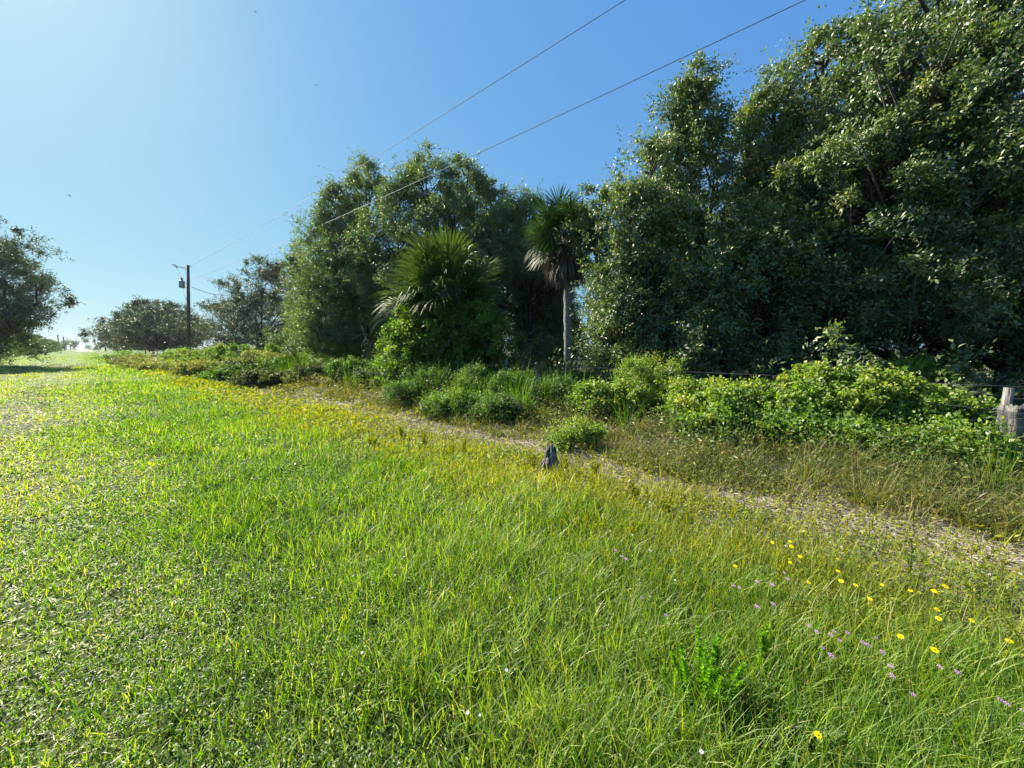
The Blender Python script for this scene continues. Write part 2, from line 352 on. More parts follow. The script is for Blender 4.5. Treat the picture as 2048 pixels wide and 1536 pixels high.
tag(mb.obj('mown_grass', M_GRASS), 'short pale green mown grass of the track on the left', 'grass', kind='stuff')

mb = MB()
P = scatter([(.6, 3, 1500), (3, 6, 900), (6, 12, 380), (12, 25, 100), (25, 60, 24)], -6.5, .6)
ru = np.exp(-((P[:, 2] + 1.2) / .4) ** 2) + np.exp(-((P[:, 2] + 3.1) / .4) ** 2); k = R.random(len(P)) < .35 + .65 * ru; P = P[k]
n = len(P); ws = wscale(P[:, 3]); D = rdir(n); D[:, 2] = np.abs(D[:, 2]) * .25
leaves(mb, np.stack([P[:, 0], P[:, 1], zf(P[:, 0], P[:, 1]) + R.uniform(.01, .04, n)], 1), D, .04 * ws ** .6 * R.uniform(.4, 1.6, n), .0042 * ws ** .8, R.uniform(.3, 1, n), nrm(R.normal(size=(n, 3)) * .4 + [0, 0, 1]))
tag(mb.obj('straw', M_LITTER), 'pale straw and clippings lying in the mown track', 'straw', kind='stuff')

# small broad-leaved plants among the grass
mb = MB()
P = scatter([(.6, 3, 4200), (3, 6, 1700), (6, 12, 360), (12, 25, 80)], -1.6, 4.6)
cl = fbm(P[:, 0], P[:, 1], .8, 61); k = R.random(len(P)) < np.clip((cl - .36) * 4 + .7 * np.exp(-((P[:, 2] - .2) / .45) ** 2), .1, 1); P, cl = P[k], cl[k]
n = len(P); ws = wscale(P[:, 3])
D = rdir(n); D[:, 2] = np.abs(D[:, 2]) * .5
hgt = np.where(P[:, 2] > .3, R.uniform(.01, .11, n), R.uniform(.005, .04, n))
leaves(mb, np.stack([P[:, 0], P[:, 1], zf(P[:, 0], P[:, 1]) + hgt], 1), D, .016 * ws * R.uniform(.6, 1.6, n), .0085 * ws, np.clip(R.normal(.42, .22, n), 0, .95), nrm(R.normal(size=(n, 3)) * .5 + np.array([0, 0, 1])))
tag(mb.obj('clover', M_SHRUB), 'small round leaved plants mixed through the grass', 'ground plant', kind='stuff')

# yellow and rusty low weeds along the edge of the bare strip
mb = MB()
P = scatter([(.8, 3, 3600), (3, 6, 2600), (6, 12, 800), (12, 25, 200), (25, 50, 35)], 2.4, 5.9)
cl = fbm(P[:, 0], P[:, 1], .5, 71); big = fbm(P[:, 0], P[:, 1], 1.6, 72)
dens = np.clip(1.45 - np.abs(P[:, 2] - 3.6) / 1.1, .3, 1); k = R.random(len(P)) < dens * (.2 + .9 * cl); P, cl, big = P[k], cl[k], big[k]
n = len(P); ws = wscale(P[:, 3]); half = R.random(n) < .5
z0 = zf(P[:, 0], P[:, 1])
leaves(mb, np.stack([P[:, 0], P[:, 1], z0 + R.uniform(.01, .11, n)], 1)[half], (rdir(n) * [1, 1, .5] + [0, 0, .35])[half], (.03 * ws)[half], (.011 * ws)[half], np.clip(R.normal(.33, .17, n) + (big - .5) * .6, 0, .85)[half])
h2 = ~half
blades(mb, np.stack([P[:, 0], P[:, 1], z0], 1)[h2], R.uniform(0, 6.3, h2.sum()), np.abs(R.normal(.2, .2, h2.sum())), R.uniform(0, .8, h2.sum()), (R.uniform(.05, .2, n) * (.6 + .7 * cl))[h2], (.0036 * ws)[h2], np.clip(R.normal(.3, .2, n) + (big - .5) * .5, 0, 1)[h2])
tag(mb.obj('yellow_weeds', M_WEED), 'yellow and rusty low weeds beside the bare sandy strip', 'weeds', kind='stuff')

mb = MB()
P = scatter([(.8, 3, 1300), (3, 6, 900), (6, 12, 260), (12, 25, 60), (25, 60, 14)], 2.2, 6.5)
cl = fbm(P[:, 0], P[:, 1], .45, 75); big = fbm(P[:, 0], P[:, 1], 1.6, 76)
k = R.random(len(P)) < np.clip(1.35 - np.abs(P[:, 2] - 3.3) / 1.2, .1, 1) * np.clip((cl - .25) * 3, .1, 1); P, cl, big = P[k], cl[k], big[k]
n = len(P); ws = wscale(P[:, 3])
blades(mb, np.stack([P[:, 0], P[:, 1], zf(P[:, 0], P[:, 1])], 1), R.uniform(0, 6.3, n), np.abs(R.normal(.2, .25, n)), R.uniform(0, 1.1, n), R.uniform(.1, .27, n) * (.5 + cl) * np.where(P[:, 0] > .5, 1.0, .7), .0058 * ws * R.uniform(.5, 1.5, n), np.clip(R.normal(.28, .17, n) + (big - .5) * .5, 0, 1))
tag(mb.obj('yellow_grass', M_WEED), 'coarse yellow green grass between the lush verge and the bare strip', 'grass', kind='stuff')
mb = MB()
P = scatter([(1.5, 6, 1500), (6, 12, 600), (12, 25, 240), (25, 60, 60)], 5.1, 8.8)
cl = fbm(P[:, 0], P[:, 1], .7, 77); big = fbm(P[:, 0], P[:, 1], 1.4, 78); k = R.random(len(P)) < np.clip((cl - .3) * 3.5, .04, 1); P, cl, big = P[k], cl[k], big[k]
n = len(P); ws = wscale(P[:, 3]) ** .8; D = rdir(n); D[:, 2] = np.abs(D[:, 2]) * .6
hh = R.uniform(0, 1, n) * np.clip((P[:, 2] - 4.8) * .2, .05, .42) * (.4 + 1.2 * cl)
leaves(mb, np.stack([P[:, 0], P[:, 1], zf(P[:, 0], P[:, 1]) + hh], 1), D, .034 * ws * R.uniform(.5, 1.7, n), .012 * ws * R.uniform(.5, 1.6, n), np.clip(.34 - .08 * (P[:, 2] - 5.2) + R.normal(0, .26, n) + (big - .5) * .7, 0, 1))
m = n // 3; blades(mb, np.stack([P[:m, 0], P[:m, 1], zf(P[:m, 0], P[:m, 1])], 1), R.uniform(0, 6.3, m), np.abs(R.normal(.3, .3, m)), R.uniform(0, 1.2, m), hh[:m] + .15, .0032 * ws[:m], np.clip(R.normal(.3, .25, m), 0, 1))
tag(mb.obj('brush', M_DRY), 'tangled brown and green brush covering the low bank', 'brush', kind='stuff')

# dead leaves and straw on the bare strip
mb = MB()
P = scatter([(1, 3, 1600), (3, 6, 2300), (6, 12, 1000), (12, 25, 220), (25, 45, 30)], 4.0, 6.6)
n = len(P); ws = wscale(P[:, 3]); D = rdir(n); D[:, 2] *= .25
leaves(mb, np.stack([P[:, 0], P[:, 1], zf(P[:, 0], P[:, 1]) + R.uniform(.004, .025, n)], 1), D, .036 * ws ** .7 * R.uniform(.25, 2.4, n), .0048 * ws ** .7 * R.uniform(.4, 2.2, n), R.uniform(0, 1, n) ** 1.2, nrm(R.normal(size=(n, 3)) * .35 + [0, 0, 1]))
tag(mb.obj('leaf_litter', M_LITTER), 'pale dead leaves and straw on the bare sandy strip', 'leaf litter', kind='stuff')

# dry bunch grass on the bank
mb = MB()
def tufts(mb, u0, u1, v0, v1, dens, per, Lr, Wb, tm, ts, lean=.5, bend=.9, nz=81, cut=.3):
    n = int((u1 - u0) * (v1 - v0) * dens)
    u, v = R.uniform(u0, u1, n), R.uniform(v0, v1, n); c = TR[None] * u[:, None] + NR[None] * v[:, None]
    k = fbm(c[:, 0], c[:, 1], .9, nz) > cut; c = c[k]; n = len(c)
    dist = np.hypot(c[:, 0], c[:, 1]); size = R.uniform(.6, 1.25, n) * (.7 + .7 * fbm(c[:, 0], c[:, 1], 1.5, nz + 3))
    cnt = np.maximum((per * size * np.clip(5 / dist, .1, 1)).astype(int), 5); idx = np.repeat(np.arange(n), cnt); m = len(idx)
    off = R.normal(0, .07, (m, 2)) * size[idx][:, None]
    b = c[idx] + off; ws = wscale(dist)[idx]
    az = np.arctan2(off[:, 1], off[:, 0]) + R.normal(0, 1.3, m)
    tt = R.normal(tm, .1, n)[idx] + R.normal(0, ts, m)
    blades(mb, np.stack([b[:, 0], b[:, 1], zf(b[:, 0], b[:, 1]) - .01], 1), az, np.abs(R.normal(0, lean, m)), R.uniform(0, bend, m) * 1.3,
           R.uniform(Lr[0], Lr[1], m) * size[idx], Wb * ws * R.uniform(.7, 1.4, m), np.clip(tt, 0, 1), segs=3)
tufts(mb, -6, 14, 5.15, 7.6, 14, 95, (.08, .42), .0034, .34, .26, .7, 1.5)
tufts(mb, 14, 60, 5.3, 7.6, 4, 120, (.2, .6), .0034, .36, .24)
tag(mb.obj('bunch_grass', M_DRY), 'dry brown and green bunch grass on the low bank', 'grass', kind='stuff')
mb = MB()
tufts(mb, -6, 11, 6.2, 9.2, 2, 45, (.3, .75), .0034, .4, .15, .25, .5, 91, .5)
tufts(mb, 3, 24, 6.4, 10.5, 5, 90, (.4, 1.15), .005, .2, .14, .25, .5, 93, .45)  # tinted darker than the other tufts to imitate shade near the palms
tufts(mb, 24, 70, 5.6, 8.5, .8, 60, (.3, .7), .005, .4, .15, .3, .7, 97, .5)
tag(mb.obj('tall_grass', M_GRASS), 'tall upright green grass growing along the old fence', 'grass', kind='stuff')

# ------------------------------------------------------------------ trees and shrubs
def prof(t, lo=.75):
    return np.where(t < .35, lo + (1 - lo) * t / .35, np.sqrt(np.clip(1 - ((t - .35) / .65) ** 2, 0, 1)))
def foliage(mb, lobes, nleaf, L, W, rng, cr=(.35, .75), up=.55, tm=.42, base=0.0, lo=.75, newgrowth=.1, wood=None, origin=None, leafn=16, twl=1.0, spike=0.0):
    """lobes: (x, y, ztop, r, zbot[, tint shift]); twigs carrying leaves around clumps set near the lobe surface"""
    areas = np.array([l[3] * (l[2] - l[4]) for l in lobes]); share = areas / areas.sum()
    for lb, sh in zip(lobes, share):
        x0, y0, zt, r, zb = lb[:5]; ts = lb[5] if len(lb) > 5 else 0
        nl = int(nleaf * sh); ntw = max(nl // leafn, 4); ncl = max(int(ntw / 17), 3)
        t = rng.uniform(0.02, 1, ncl); a = rng.uniform(0, 2 * pi, ncl); f = np.sqrt(rng.uniform(.22, 1.0, ncl)) * rng.choice([1, 1, 1, 1.16], ncl)
        rr = r * prof(t, lo) * f * (1 + .16 * np.sin(3 * a + 5 * t) + .1 * np.sin(7 * a - 9 * t))
        C = np.stack([x0 + rr * np.cos(a), y0 + rr * np.sin(a), zb + t * (zt - zb)], 1)
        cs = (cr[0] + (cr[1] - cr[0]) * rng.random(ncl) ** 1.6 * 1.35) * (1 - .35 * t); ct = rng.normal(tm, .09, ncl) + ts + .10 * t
        ct = np.where(rng.random(ncl) < newgrowth, ct + .3, ct)
        if wood is not None:
            for j in range(0, ncl, 2):
                s = np.array([x0 + (C[j, 0] - x0) * .12, y0 + (C[j, 1] - y0) * .12, max(C[j, 2] - rr[j] * .8 - .4, zb * .6 + .2)])
                m_ = (s + C[j]) / 2 + rng.normal(0, .12, 3)
                tube(wood, [s, m_, C[j]], [.05, .032, .012], 4, rng=rng)
        idx = rng.integers(0, ncl, ntw)
        out = C[idx] - np.array([x0, y0, 0]) * 1.0; out[:, 2] = 0; out = nrm(out)
        d = nrm(rng.normal(size=(ntw, 3)) * .75 + out * .55 + np.array([0, 0, up]))
        tl = cs[idx] * rng.uniform(.5, 1.25, ntw) * twl * (1 + spike * (rng.random(ntw) < .12))
        st = C[idx] + rng.normal(size=(ntw, 3)) * (cs[idx] * .26)[:, None]
        ii = np.repeat(np.arange(ntw), leafn); m = len(ii); s_ = rng.random(m) ** .8
        P_ = st[ii] + d[ii] * (tl[ii] * s_)[:, None] + rng.normal(size=(m, 3)) * L * .45
        P_[:, 2] -= .12 * tl[ii] * s_ ** 2
        Dl = d[ii] * .7 + rng.normal(size=(m, 3)) * .75
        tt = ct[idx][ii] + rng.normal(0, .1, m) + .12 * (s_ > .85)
        loc = nrm(P_ - C[idx][ii])
        k = P_[:, 2] > base
        leaves(mb, P_[k], Dl[k], (L * rng.uniform(.65, 1.3, m))[k], (W * rng.uniform(.7, 1.25, m))[k], np.clip(tt, 0, 1)[k],
               nrm(rng.normal(size=(m, 3)) * .42 + loc * .75 + [0, 0, .35])[k], rng=rng)

def tree(name, label, lobes, nleaf, L=.108, W=.046, seed=1, mat=None, group=None, base=None, trunk_r=.16, cat='tree', **kw):
    """lobes in world metres; the thing's origin is the trunk foot"""
    rng = np.random.default_rng(seed); mat = mat or M_OAK
    if base is None: base = (np.mean([l[0] for l in lobes]), np.mean([l[1] for l in lobes]))
    lob = [(l[0] - base[0], l[1] - base[1]) + tuple(l[2:]) for l in lobes]
    root = thing(name, label, cat, (base[0], base[1], float(zf(base[0], base[1]))), 0, group)
    w = MB()
    top = max(l[2] for l in lob); fork = top * .18
    tube(w, [(0, 0, -.2), (.03, .02, fork * .5), (.0, .05, fork)], [trunk_r * 1.5, trunk_r * 1.1, trunk_r], 9, rough=.06, rng=rng)
    for l in lob:
        p = [np.array([0, .05, fork * .9])]
        e = np.array([l[0], l[1], l[4] + (l[2] - l[4]) * .86])
        for s in (.3, .6, 1):
            q = np.array([l[0] * min(1, s * 1.6), l[1] * min(1, s * 1.6), fork + (e[2] - fork) * s]) + rng.normal(0, .14, 3) * (1 - s * .5); p.append(q)
        tube(w, p, [trunk_r * .7, trunk_r * .5, trunk_r * .3, .02], 7, rough=.05, rng=rng)
    mb = MB(); foliage(mb, lob, nleaf, L, W, rng, wood=w, **kw)
    w.obj('trunk', M_BARK, root, smooth=True); mb.obj('crown', mat, root)
    return root
def lobe(px, top, rpx, Y, zbot=1.2, ts=0.0, dy=0.0):
    top -= 14 if top < 560 else 4; p = at(px, top, Y); return (p[0] + dy * NR[0], p[1] + dy * NR[1], p[2], rpx / FPX * Y * 1.14, zbot, ts)

OAKS = 'oaks standing behind the fence'
tree('oak_tree', 'tallest dark oak at the right edge, its top cut off by the frame',
     [lobe(1880, -110, 150, 10.5, 1.6, .02), lobe(2010, -200, 160, 11, 1.6), lobe(2120, -120, 170, 10.2, 1.5), lobe(1950, -60, 130, 12.5, 1.8), lobe(1800, 120, 100, 10.8, 2.2)],
     200000, seed=1, group=OAKS, spike=.8, newgrowth=.18, lo=.6)
tree('oak_tree', 'tall oak with yellowish new growth, left of the tallest oak at the right edge',
     [lobe(1655, 75, 62, 12, 1.6, .02), lobe(1715, 70, 60, 12.4, 1.6), lobe(1785, 45, 75, 12.6, 1.8, .04), lobe(1700, 260, 120, 11, 1.4)],
     125000, seed=2, group=OAKS, spike=.9, newgrowth=.16, lo=.6)
tree('oak_tree', 'slim pointed oak between the notch of sky and the tall yellowish oak',
     [lobe(1555, 150, 48, 12.8, 1.4), lobe(1500, 235, 40, 13.2, 1.4), lobe(1600, 250, 60, 12.2, 1.2), lobe(1530, 420, 90, 11.6, .8)],
     100000, seed=3, group=OAKS, spike=1, newgrowth=.1, lo=.6)
tree('oak_tree', 'slender twin-topped oak right of the tall palm, blue notch of sky on its right',
     [lobe(1393, 152, 40, 12.9, 1.2), lobe(1352, 200, 36, 13.2, 1.2), lobe(1430, 260, 42, 12.9, 1), lobe(1300, 300, 50, 12.4, .8), lobe(1390, 420, 95, 11.9, .6)],
     105000, seed=4, group=OAKS, spike=1, newgrowth=.08, lo=.6)
tree('oak_tree', 'low bushy oak with silvery leaves directly right of the tall palm',
     [lobe(1200, 392, 46, 12.6, 4.6), lobe(1260, 400, 60, 12, .5), lobe(1300, 520, 80, 11.4, .4), lobe(1248, 560, 50, 11.6, .4), lobe(1350, 640, 90, 10.9, .3)],
     80000, seed=5, group=OAKS, spike=.7, newgrowth=.08, lo=.7)
tree('oak_tree', 'broad oak behind the vine covered palm, highest of the middle group',
     [lobe(850, 325, 62, 23, 2.2), lobe(930, 335, 50, 23.5, 2.2), lobe(985, 378, 40, 24, 2.5), lobe(790, 380, 55, 22.5, 2), lobe(900, 420, 105, 21.5, 1.6)],
     170000, L=.13, W=.06, seed=6, group=OAKS, cr=(.5, 1.1), spike=.8, lo=.6)
tree('oak_tree', 'rounded grey green oak left of the vine covered palm, sky on its left side',
     [lobe(733, 345, 52, 25, 2), lobe(675, 395, 50, 25, 1.6), lobe(630, 465, 42, 26, 1.5), lobe(690, 480, 80, 23.5, .8), lobe(640, 600, 60, 24, .5)],
     150000, L=.13, W=.06, seed=7, group=OAKS, cr=(.5, 1.1), spike=.8, lo=.6)
tree('oak_tree', 'open crowned oak between the two palms with sky showing through low down',
     [lobe(1050, 412, 42, 21, 5.2), lobe(1010, 440, 45, 22, 4.5), lobe(1105, 470, 48, 20.5, 5.0), lobe(1060, 480, 60, 20, 4.8)],
     70000, L=.12, W=.05, seed=8, group=OAKS, cr=(.4, .9), spike=.8, lo=.6)
tree('oak_tree', 'dark spreading oak just right of the utility pole',
     [lobe(520, 533, 52, 52, 2.2), lobe(468, 565, 42, 52, 2), lobe(570, 545, 50, 53, 2.2), lobe(438, 612, 26, 53, 2), lobe(510, 600, 80, 50, 1.6), lobe(600, 560, 50, 46, 1)],
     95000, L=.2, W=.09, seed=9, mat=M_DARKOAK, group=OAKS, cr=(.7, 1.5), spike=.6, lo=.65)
tree('oak_tree', 'low wide oak left of the utility pole with a dark domed crown',
     [lobe(300, 608, 42, 84, 3), lobe(345, 612, 36, 84, 3), lobe(258, 636, 36, 86, 2.5), lobe(385, 640, 26, 82, 2.5), lobe(320, 635, 80, 80, 2)],
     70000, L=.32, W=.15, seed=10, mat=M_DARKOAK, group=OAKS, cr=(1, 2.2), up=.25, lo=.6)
LEFTOAK = tree('live_oak', 'big live oak at the left edge reaching a branch out over the track',
     [(-46.5, 33, 13.6, 5.5, 2.5), (-50, 34.5, 14, 5, 2), (-42.8, 33.2, 9.0, 2.4, 4.3), (-40.0, 33.2, 7.6, 1.7, 4.6), (-45.0, 33.6, 11.2, 3.0, 2.5), (-48.5, 35, 8, 4.5, .4)],
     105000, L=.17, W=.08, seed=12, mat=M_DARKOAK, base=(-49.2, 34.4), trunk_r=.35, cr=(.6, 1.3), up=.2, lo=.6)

# second row deeper in the wood, copies of the nearer oaks
deep = [(2, 6, 17.5, 1.0, .9, 'behind the tallest oak at the right edge'), (9, 14.5, 18, 2.1, .85, 'seen between the yellowish oak and the slim pointed oak'),
        (3, 12.5, 17.5, 3.9, .75, 'filling the shade behind the slender twin-topped oak'), (4, 21, 17, 5.1, .62, 'low behind the tall palm'),
        (5, 24, 19, 1.7, .8, 'behind the low bushy oak'), (8, 33, 19, .6, .9, 'right behind the oak at the vine covered palm'), (7, 42, 17, 2.2, .8, 'behind the rounded grey green oak'),
        (1, -3, 17, 2.6, .9, 'at the far right behind the corner post')]
roots = [o for o in COL.objects if o.name.startswith('oak_tree')]
for (src, u, v, rz, s, where) in deep:
    p = uv(u, v)
    dup(roots[min(src, 9) % len(roots)] if src < 7 else roots[src % 7], 'shaded oak deeper in the wood, ' + where, (p[0], p[1], 0), rz, s, 'oaks deeper in the wood')
# far row of trees along the right side of the track, beyond the low wide oak
for k, (u, v, rz, s) in enumerate([(135, 12, 1, .75), (165, 13, 2, .7), (200, 12, 3.3, .8), (245, 13, .4, .8)]):
    p = uv(u, v); dup(roots[9 if k % 2 else 8], ['distant oak beyond the low wide oak, nearest of a receding row', 'second distant oak of the row beyond the low wide oak',
        'third distant oak of the row beyond the low wide oak', 'smallest most distant oak at the end of the right-hand row'][k], (p[0], p[1], 0), rz, s, 'distant oaks on the right of the track')

# small trees of the left hedge row
def small_tree(label, x, y, h, r, seed, n=16000, L=.16, mat=None, name='small_tree', group=None, tm=.5):
    return tree(name, label, [(x, y, h, r * .7, .3), (x + r * .5, y + .3, h * .8, r * .6, .2), (x - r * .5, y - .2, h * .85, r * .6, .2)], n, L=L, W=L * .45, seed=seed, base=(x, y), trunk_r=.09, mat=mat or M_OAK, group=group, cr=(.35, .8), tm=tm, cat='tree', lo=.9)
hl = 'hedge trees on the left of the track'
p = uv(66, -9.5); HT = small_tree('green small tree under the live oak branch tip, start of the left hedge row', p[0], p[1], 5.4, 3.6, 31, 22000, group=hl, mat=M_SHRUB, tm=.2)
for k, u in enumerate(list(np.arange(96, 190, 6.5)) + list(np.arange(192, 380, 14))):
    p = uv(u, -10.5 - 1.2 * (k % 3)); lab = {0: 'leafy hedge tree at the left edge, lit at the top, beyond the live oak', 1: 'second hedge tree in from the left edge', 2: 'third hedge tree in from the left edge'}.get(k, 'one of the shrinking row of hedge trees receding along the left of the track')
    dup(HT, lab, (p[0], p[1], 0), k * 1.7, .66 + .2 * (k % 3) + .1 * ((k * 7) % 4), hl)
p = uv(56, -11); dup(HT, 'dark small tree in the shade under the big live oak at the left edge', (p[0], p[1], 0), 2.2, .95, hl)
# far wood closing the view
mb = MB(); rng = np.random.default_rng(5)
lob = []
for a in np.linspace(-75, 20, 110):
    d = rng.uniform(560, 760); lob.append((d * sin(radians(a)), d * cos(radians(a)), rng.uniform(6, 11), rng.uniform(9, 16), 0.0))
foliage(mb, lob, 60000, 1.6, .9, rng, cr=(2, 4), up=.3, lo=.9, leafn=10)
tag(mb.obj('distant_wood', M_OAK), 'low blue green line of trees on the horizon', 'wood', kind='stuff')
# understorey filling the shade behind the fence
mb = MB(); lob = []
for u in np.arange(-22, 60, 1.5):
    v = 12.8 + rng.uniform(0, 2.2); p = uv(u, v); lob.append((p[0], p[1], rng.uniform(1.8, 4.0), rng.uniform(1.0, 1.8), 0.0, rng.uniform(-.1, .12)))
for u in np.arange(-22, 40, .9):
    p = uv(u, rng.uniform(10.2, 12.4))
    if 1075 < 1024 + FPX * p[0] / max(p[1], .1) < 1195: continue
    lob.append((p[0], p[1], rng.uniform(.8, 1.9), rng.uniform(.6, 1.0), 0.0, rng.uniform(-.05, .2)))
for u in np.arange(-24, 70, 2.2):
    p = uv(u, 20 + rng.uniform(0, 3)); lob.append((p[0], p[1], rng.uniform(4.5, 7.0), rng.uniform(1.6, 2.4), 0.0, -.1))
foliage(mb, lob, 260000, .12, .055, rng, cr=(.4, .8), leafn=12)
lob = []
for u in np.arange(-16, 80, 3):
    p = uv(u, 26 + rng.uniform(0, 3)); lob.append((p[0], p[1], rng.uniform(6.5, 9.5), rng.uniform(2.2, 3.2), 0.0, -.1))
foliage(mb, lob, 150000, .24, .12, rng, cr=(.6, 1.2), leafn=12)
tag(mb.obj('undergrowth', M_OAK), 'dark shaded undergrowth filling the wood behind the fence', 'undergrowth', kind='stuff')

# ------------------------------------------------------------------ shrubs along the fence
def shrub(name, label, px, top, rpx, Y, n, L=.06, W=.04, seed=1, mat=None, tm=.5, group=None, zbot=.05, cr=(.14, .32), parts=3, cat='shrub', up=.5, stems=True, **kw):
    rng = np.random.default_rng(seed); lob = []; n = int(n * 1.35); tm = tm + .06; top -= 6
    for k in range(parts):
        f = 0 if parts == 1 else (k / (parts - 1) - .5) * 1.3
        l = lobe(px + f * rpx, top + abs(f) * rng.uniform(.1, .45) * rpx * .6, rpx * .66, Y + rng.uniform(-.3, .3) * min(1, Y / 10), zbot); lob.append(l)
    base = (np.mean([l[0] for l in lob]), np.mean([l[1] for l in lob])); zb = float(zf(*base))
    lob = [(l[0] - base[0], l[1] - base[1], max(l[2] - zb, .3)) + tuple(l[3:]) for l in lob]
    root = thing(name, label, cat, (base[0], base[1], zb), 0, group)
    w = MB()
    for l in lob:
        for q in range(4):
            e = np.array([l[0], l[1], l[2] * .75]) + rng.normal(0, l[3] * .4, 3) * [1, 1, .1]
            tube(w, [(l[0] * .4, l[1] * .4, -.05), (l[0] * .7 + rng.normal(0, .05), l[1] * .7, e[2] * .5), e], [.018, .012, .004], 4, rng=rng)
    mb = MB(); foliage(mb, lob, n, L, W, rng, cr=cr, up=up, tm=tm, lo=.9, leafn=9, **kw)
    w.obj('stem', M_BARK, root); mb.obj('foliage', mat or M_SHRUB, root)
    return root
M_BRAM = leaf_mat('bramble_leaf', [(0, (.035, .03, .02)), (.25, (.04, .065, .016)), (.55, (.11, .15, .03)), (.85, (.2, .25, .05)), (1, (.24, .22, .07))], .45, .55, .08, (1.4, 1.35, .45))
FS = 'shrubs and vines along the old fence'
shrub('vine_shrub', 'heart-leaved vine heaped over the fence, reddish tip, tallest vine mound', 1640, 752, 78, 6.4, 21000, .062, .05, 41, tm=.5, group=FS, newgrowth=.12)
shrub('vine_shrub', 'bright vine mound immediately right of the reddish tipped mound', 1750, 766, 80, 6.1, 21000, .06, .05, 42, tm=.56, group=FS, newgrowth=.2)
shrub('vine_shrub', 'lower leafy vine mound touching the weathered corner post', 1880, 802, 70, 5.9, 15000, .055, .04, 43, tm=.5, group=FS)
shrub('vine_shrub', 'low yellowish vine carpet between the willowy shrub and the reddish tipped mound', 1490, 786, 90, 6.8, 19000, .055, .045, 44, tm=.55, group=FS, newgrowth=.2)
shrub('willowy_shrub', 'tall airy light green shrub right of the small yellow sprays, below the silvery oak', 1300, 732, 48, 8.6, 15000, .05, .018, 45, tm=.62, group=FS, spike=.8, up=.9)
shrub('leafy_shrub', 'yellow green shrub with large leaves below the tall palm trunk, left of the willowy shrub', 1225, 776, 50, 8.4, 9000, .075, .035, 46, tm=.62, group=FS)
shrub('leafy_shrub', 'green shrub joining the willowy shrub on its right side', 1385, 772, 50, 7.8, 11000, .055, .035, 47, tm=.5, group=FS)
shrub('leafy_shrub', 'small yellow leaved sapling low on the bank behind the charred stump', 1138, 862, 22, 6.2, 1500, .06, .022, 48, tm=.7, group=FS, parts=3, spike=1)
shrub('leafy_shrub', 'small green sapling just right of the yellow leaved sapling', 1186, 862, 13, 6.2, 800, .055, .022, 49, tm=.5, group=FS, parts=2, spike=1)
shrub('leafy_shrub', 'small dim shrub at the foot of the tall palm', 1110, 775, 50, 11, 5000, .07, .03, 50, tm=.4, group=FS)
shrub('leafy_shrub', 'green brushy shrub in front of the corner post and under the brace rail', 1820, 872, 80, 5.3, 12000, .04, .02, 51, tm=.4, group=FS, zbot=0)
VT = shrub('vine_shrub', 'tangle of vines climbing the shaggy palm, bright on its left edge', 892, 612, 96, 13.4, 70000, .075, .058, 52, tm=.30, group=FS, parts=4, cr=(.2, .4))
shrub('vine_shrub', 'yellow green curtain of vine tinted bright for sunlight, on the left edge of the shaggy palm', 800, 655, 12, 13.0, 4200, .07, .06, 53, tm=.55, group=FS, parts=2)  # raised tint paints the sunlit edge of the vines into leaf colour
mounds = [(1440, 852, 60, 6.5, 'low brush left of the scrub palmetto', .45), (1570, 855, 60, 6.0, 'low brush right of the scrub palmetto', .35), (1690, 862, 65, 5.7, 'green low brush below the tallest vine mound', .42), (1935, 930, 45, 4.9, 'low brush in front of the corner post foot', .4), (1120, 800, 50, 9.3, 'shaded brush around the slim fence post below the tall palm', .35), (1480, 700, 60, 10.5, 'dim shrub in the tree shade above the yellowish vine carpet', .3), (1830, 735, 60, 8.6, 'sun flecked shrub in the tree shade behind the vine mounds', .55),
          (620, 700, 36, 26, 'hedge bush closing the gap behind the leaning grey fence post', .5), (700, 690, 36, 22, 'bush at the foot of the rounded grey green oak', .45), (500, 725, 45, 21, 'brown green bush in the middle of the left thicket', .22), (388, 719, 30, 30, 'low bush covering the foot of the utility pole', .6), (300, 738, 34, 32, 'spreading flat bush at the left end of the thicket', .6),(700, 722, 36, 16, 'vine mound left of the shaggy palm, behind the bare twigs', .18), (640, 728, 40, 17, 'brushy mound around the leaning grey fence post', .22),
          (590, 712, 42, 21, 'rounded mound with a dark hollow, left of the grey fence post', .4), (520, 706, 42, 24, 'sprawling yellow green mound near the middle of the left thicket', .6),
          (455, 694, 40, 27, 'dome shaped vine mound standing highest in the left thicket', .5), (405, 700, 36, 31, 'bright mound right of the foot of the utility pole', .6),
          (362, 704, 20, 40, 'pale bushy mound left of the foot of the utility pole', .6), (268, 718, 24, 40, 'low pale mound in front of the white gate', .6),
          (250, 712, 24, 55, 'far low mound left of the white gate', .58), (540, 745, 45, 17, 'low brambly mound in front of the left thicket', .2),
          (470, 738, 40, 20, 'dark stemmed bramble in front of the dome shaped mound', .15), (410, 728, 40, 24, 'yellow green low mound below the utility pole', .62),
          (750, 750, 26, 14.5, 'small mound at the left foot of the shaggy palm', .12), (650, 690, 40, 24, 'pale leaved bush under the rounded grey green oak', .55),
          (560, 690, 40, 28, 'bush under the dark spreading oak', .5), (340, 735, 40, 28, 'flat green mound at the near end of the left thicket', .65),
          (1010, 770, 60, 10.5, 'shaded leafy mound between the two palms', .35), (930, 780, 60, 11, 'shaded leafy mound in front of the shaggy palm', .35)]
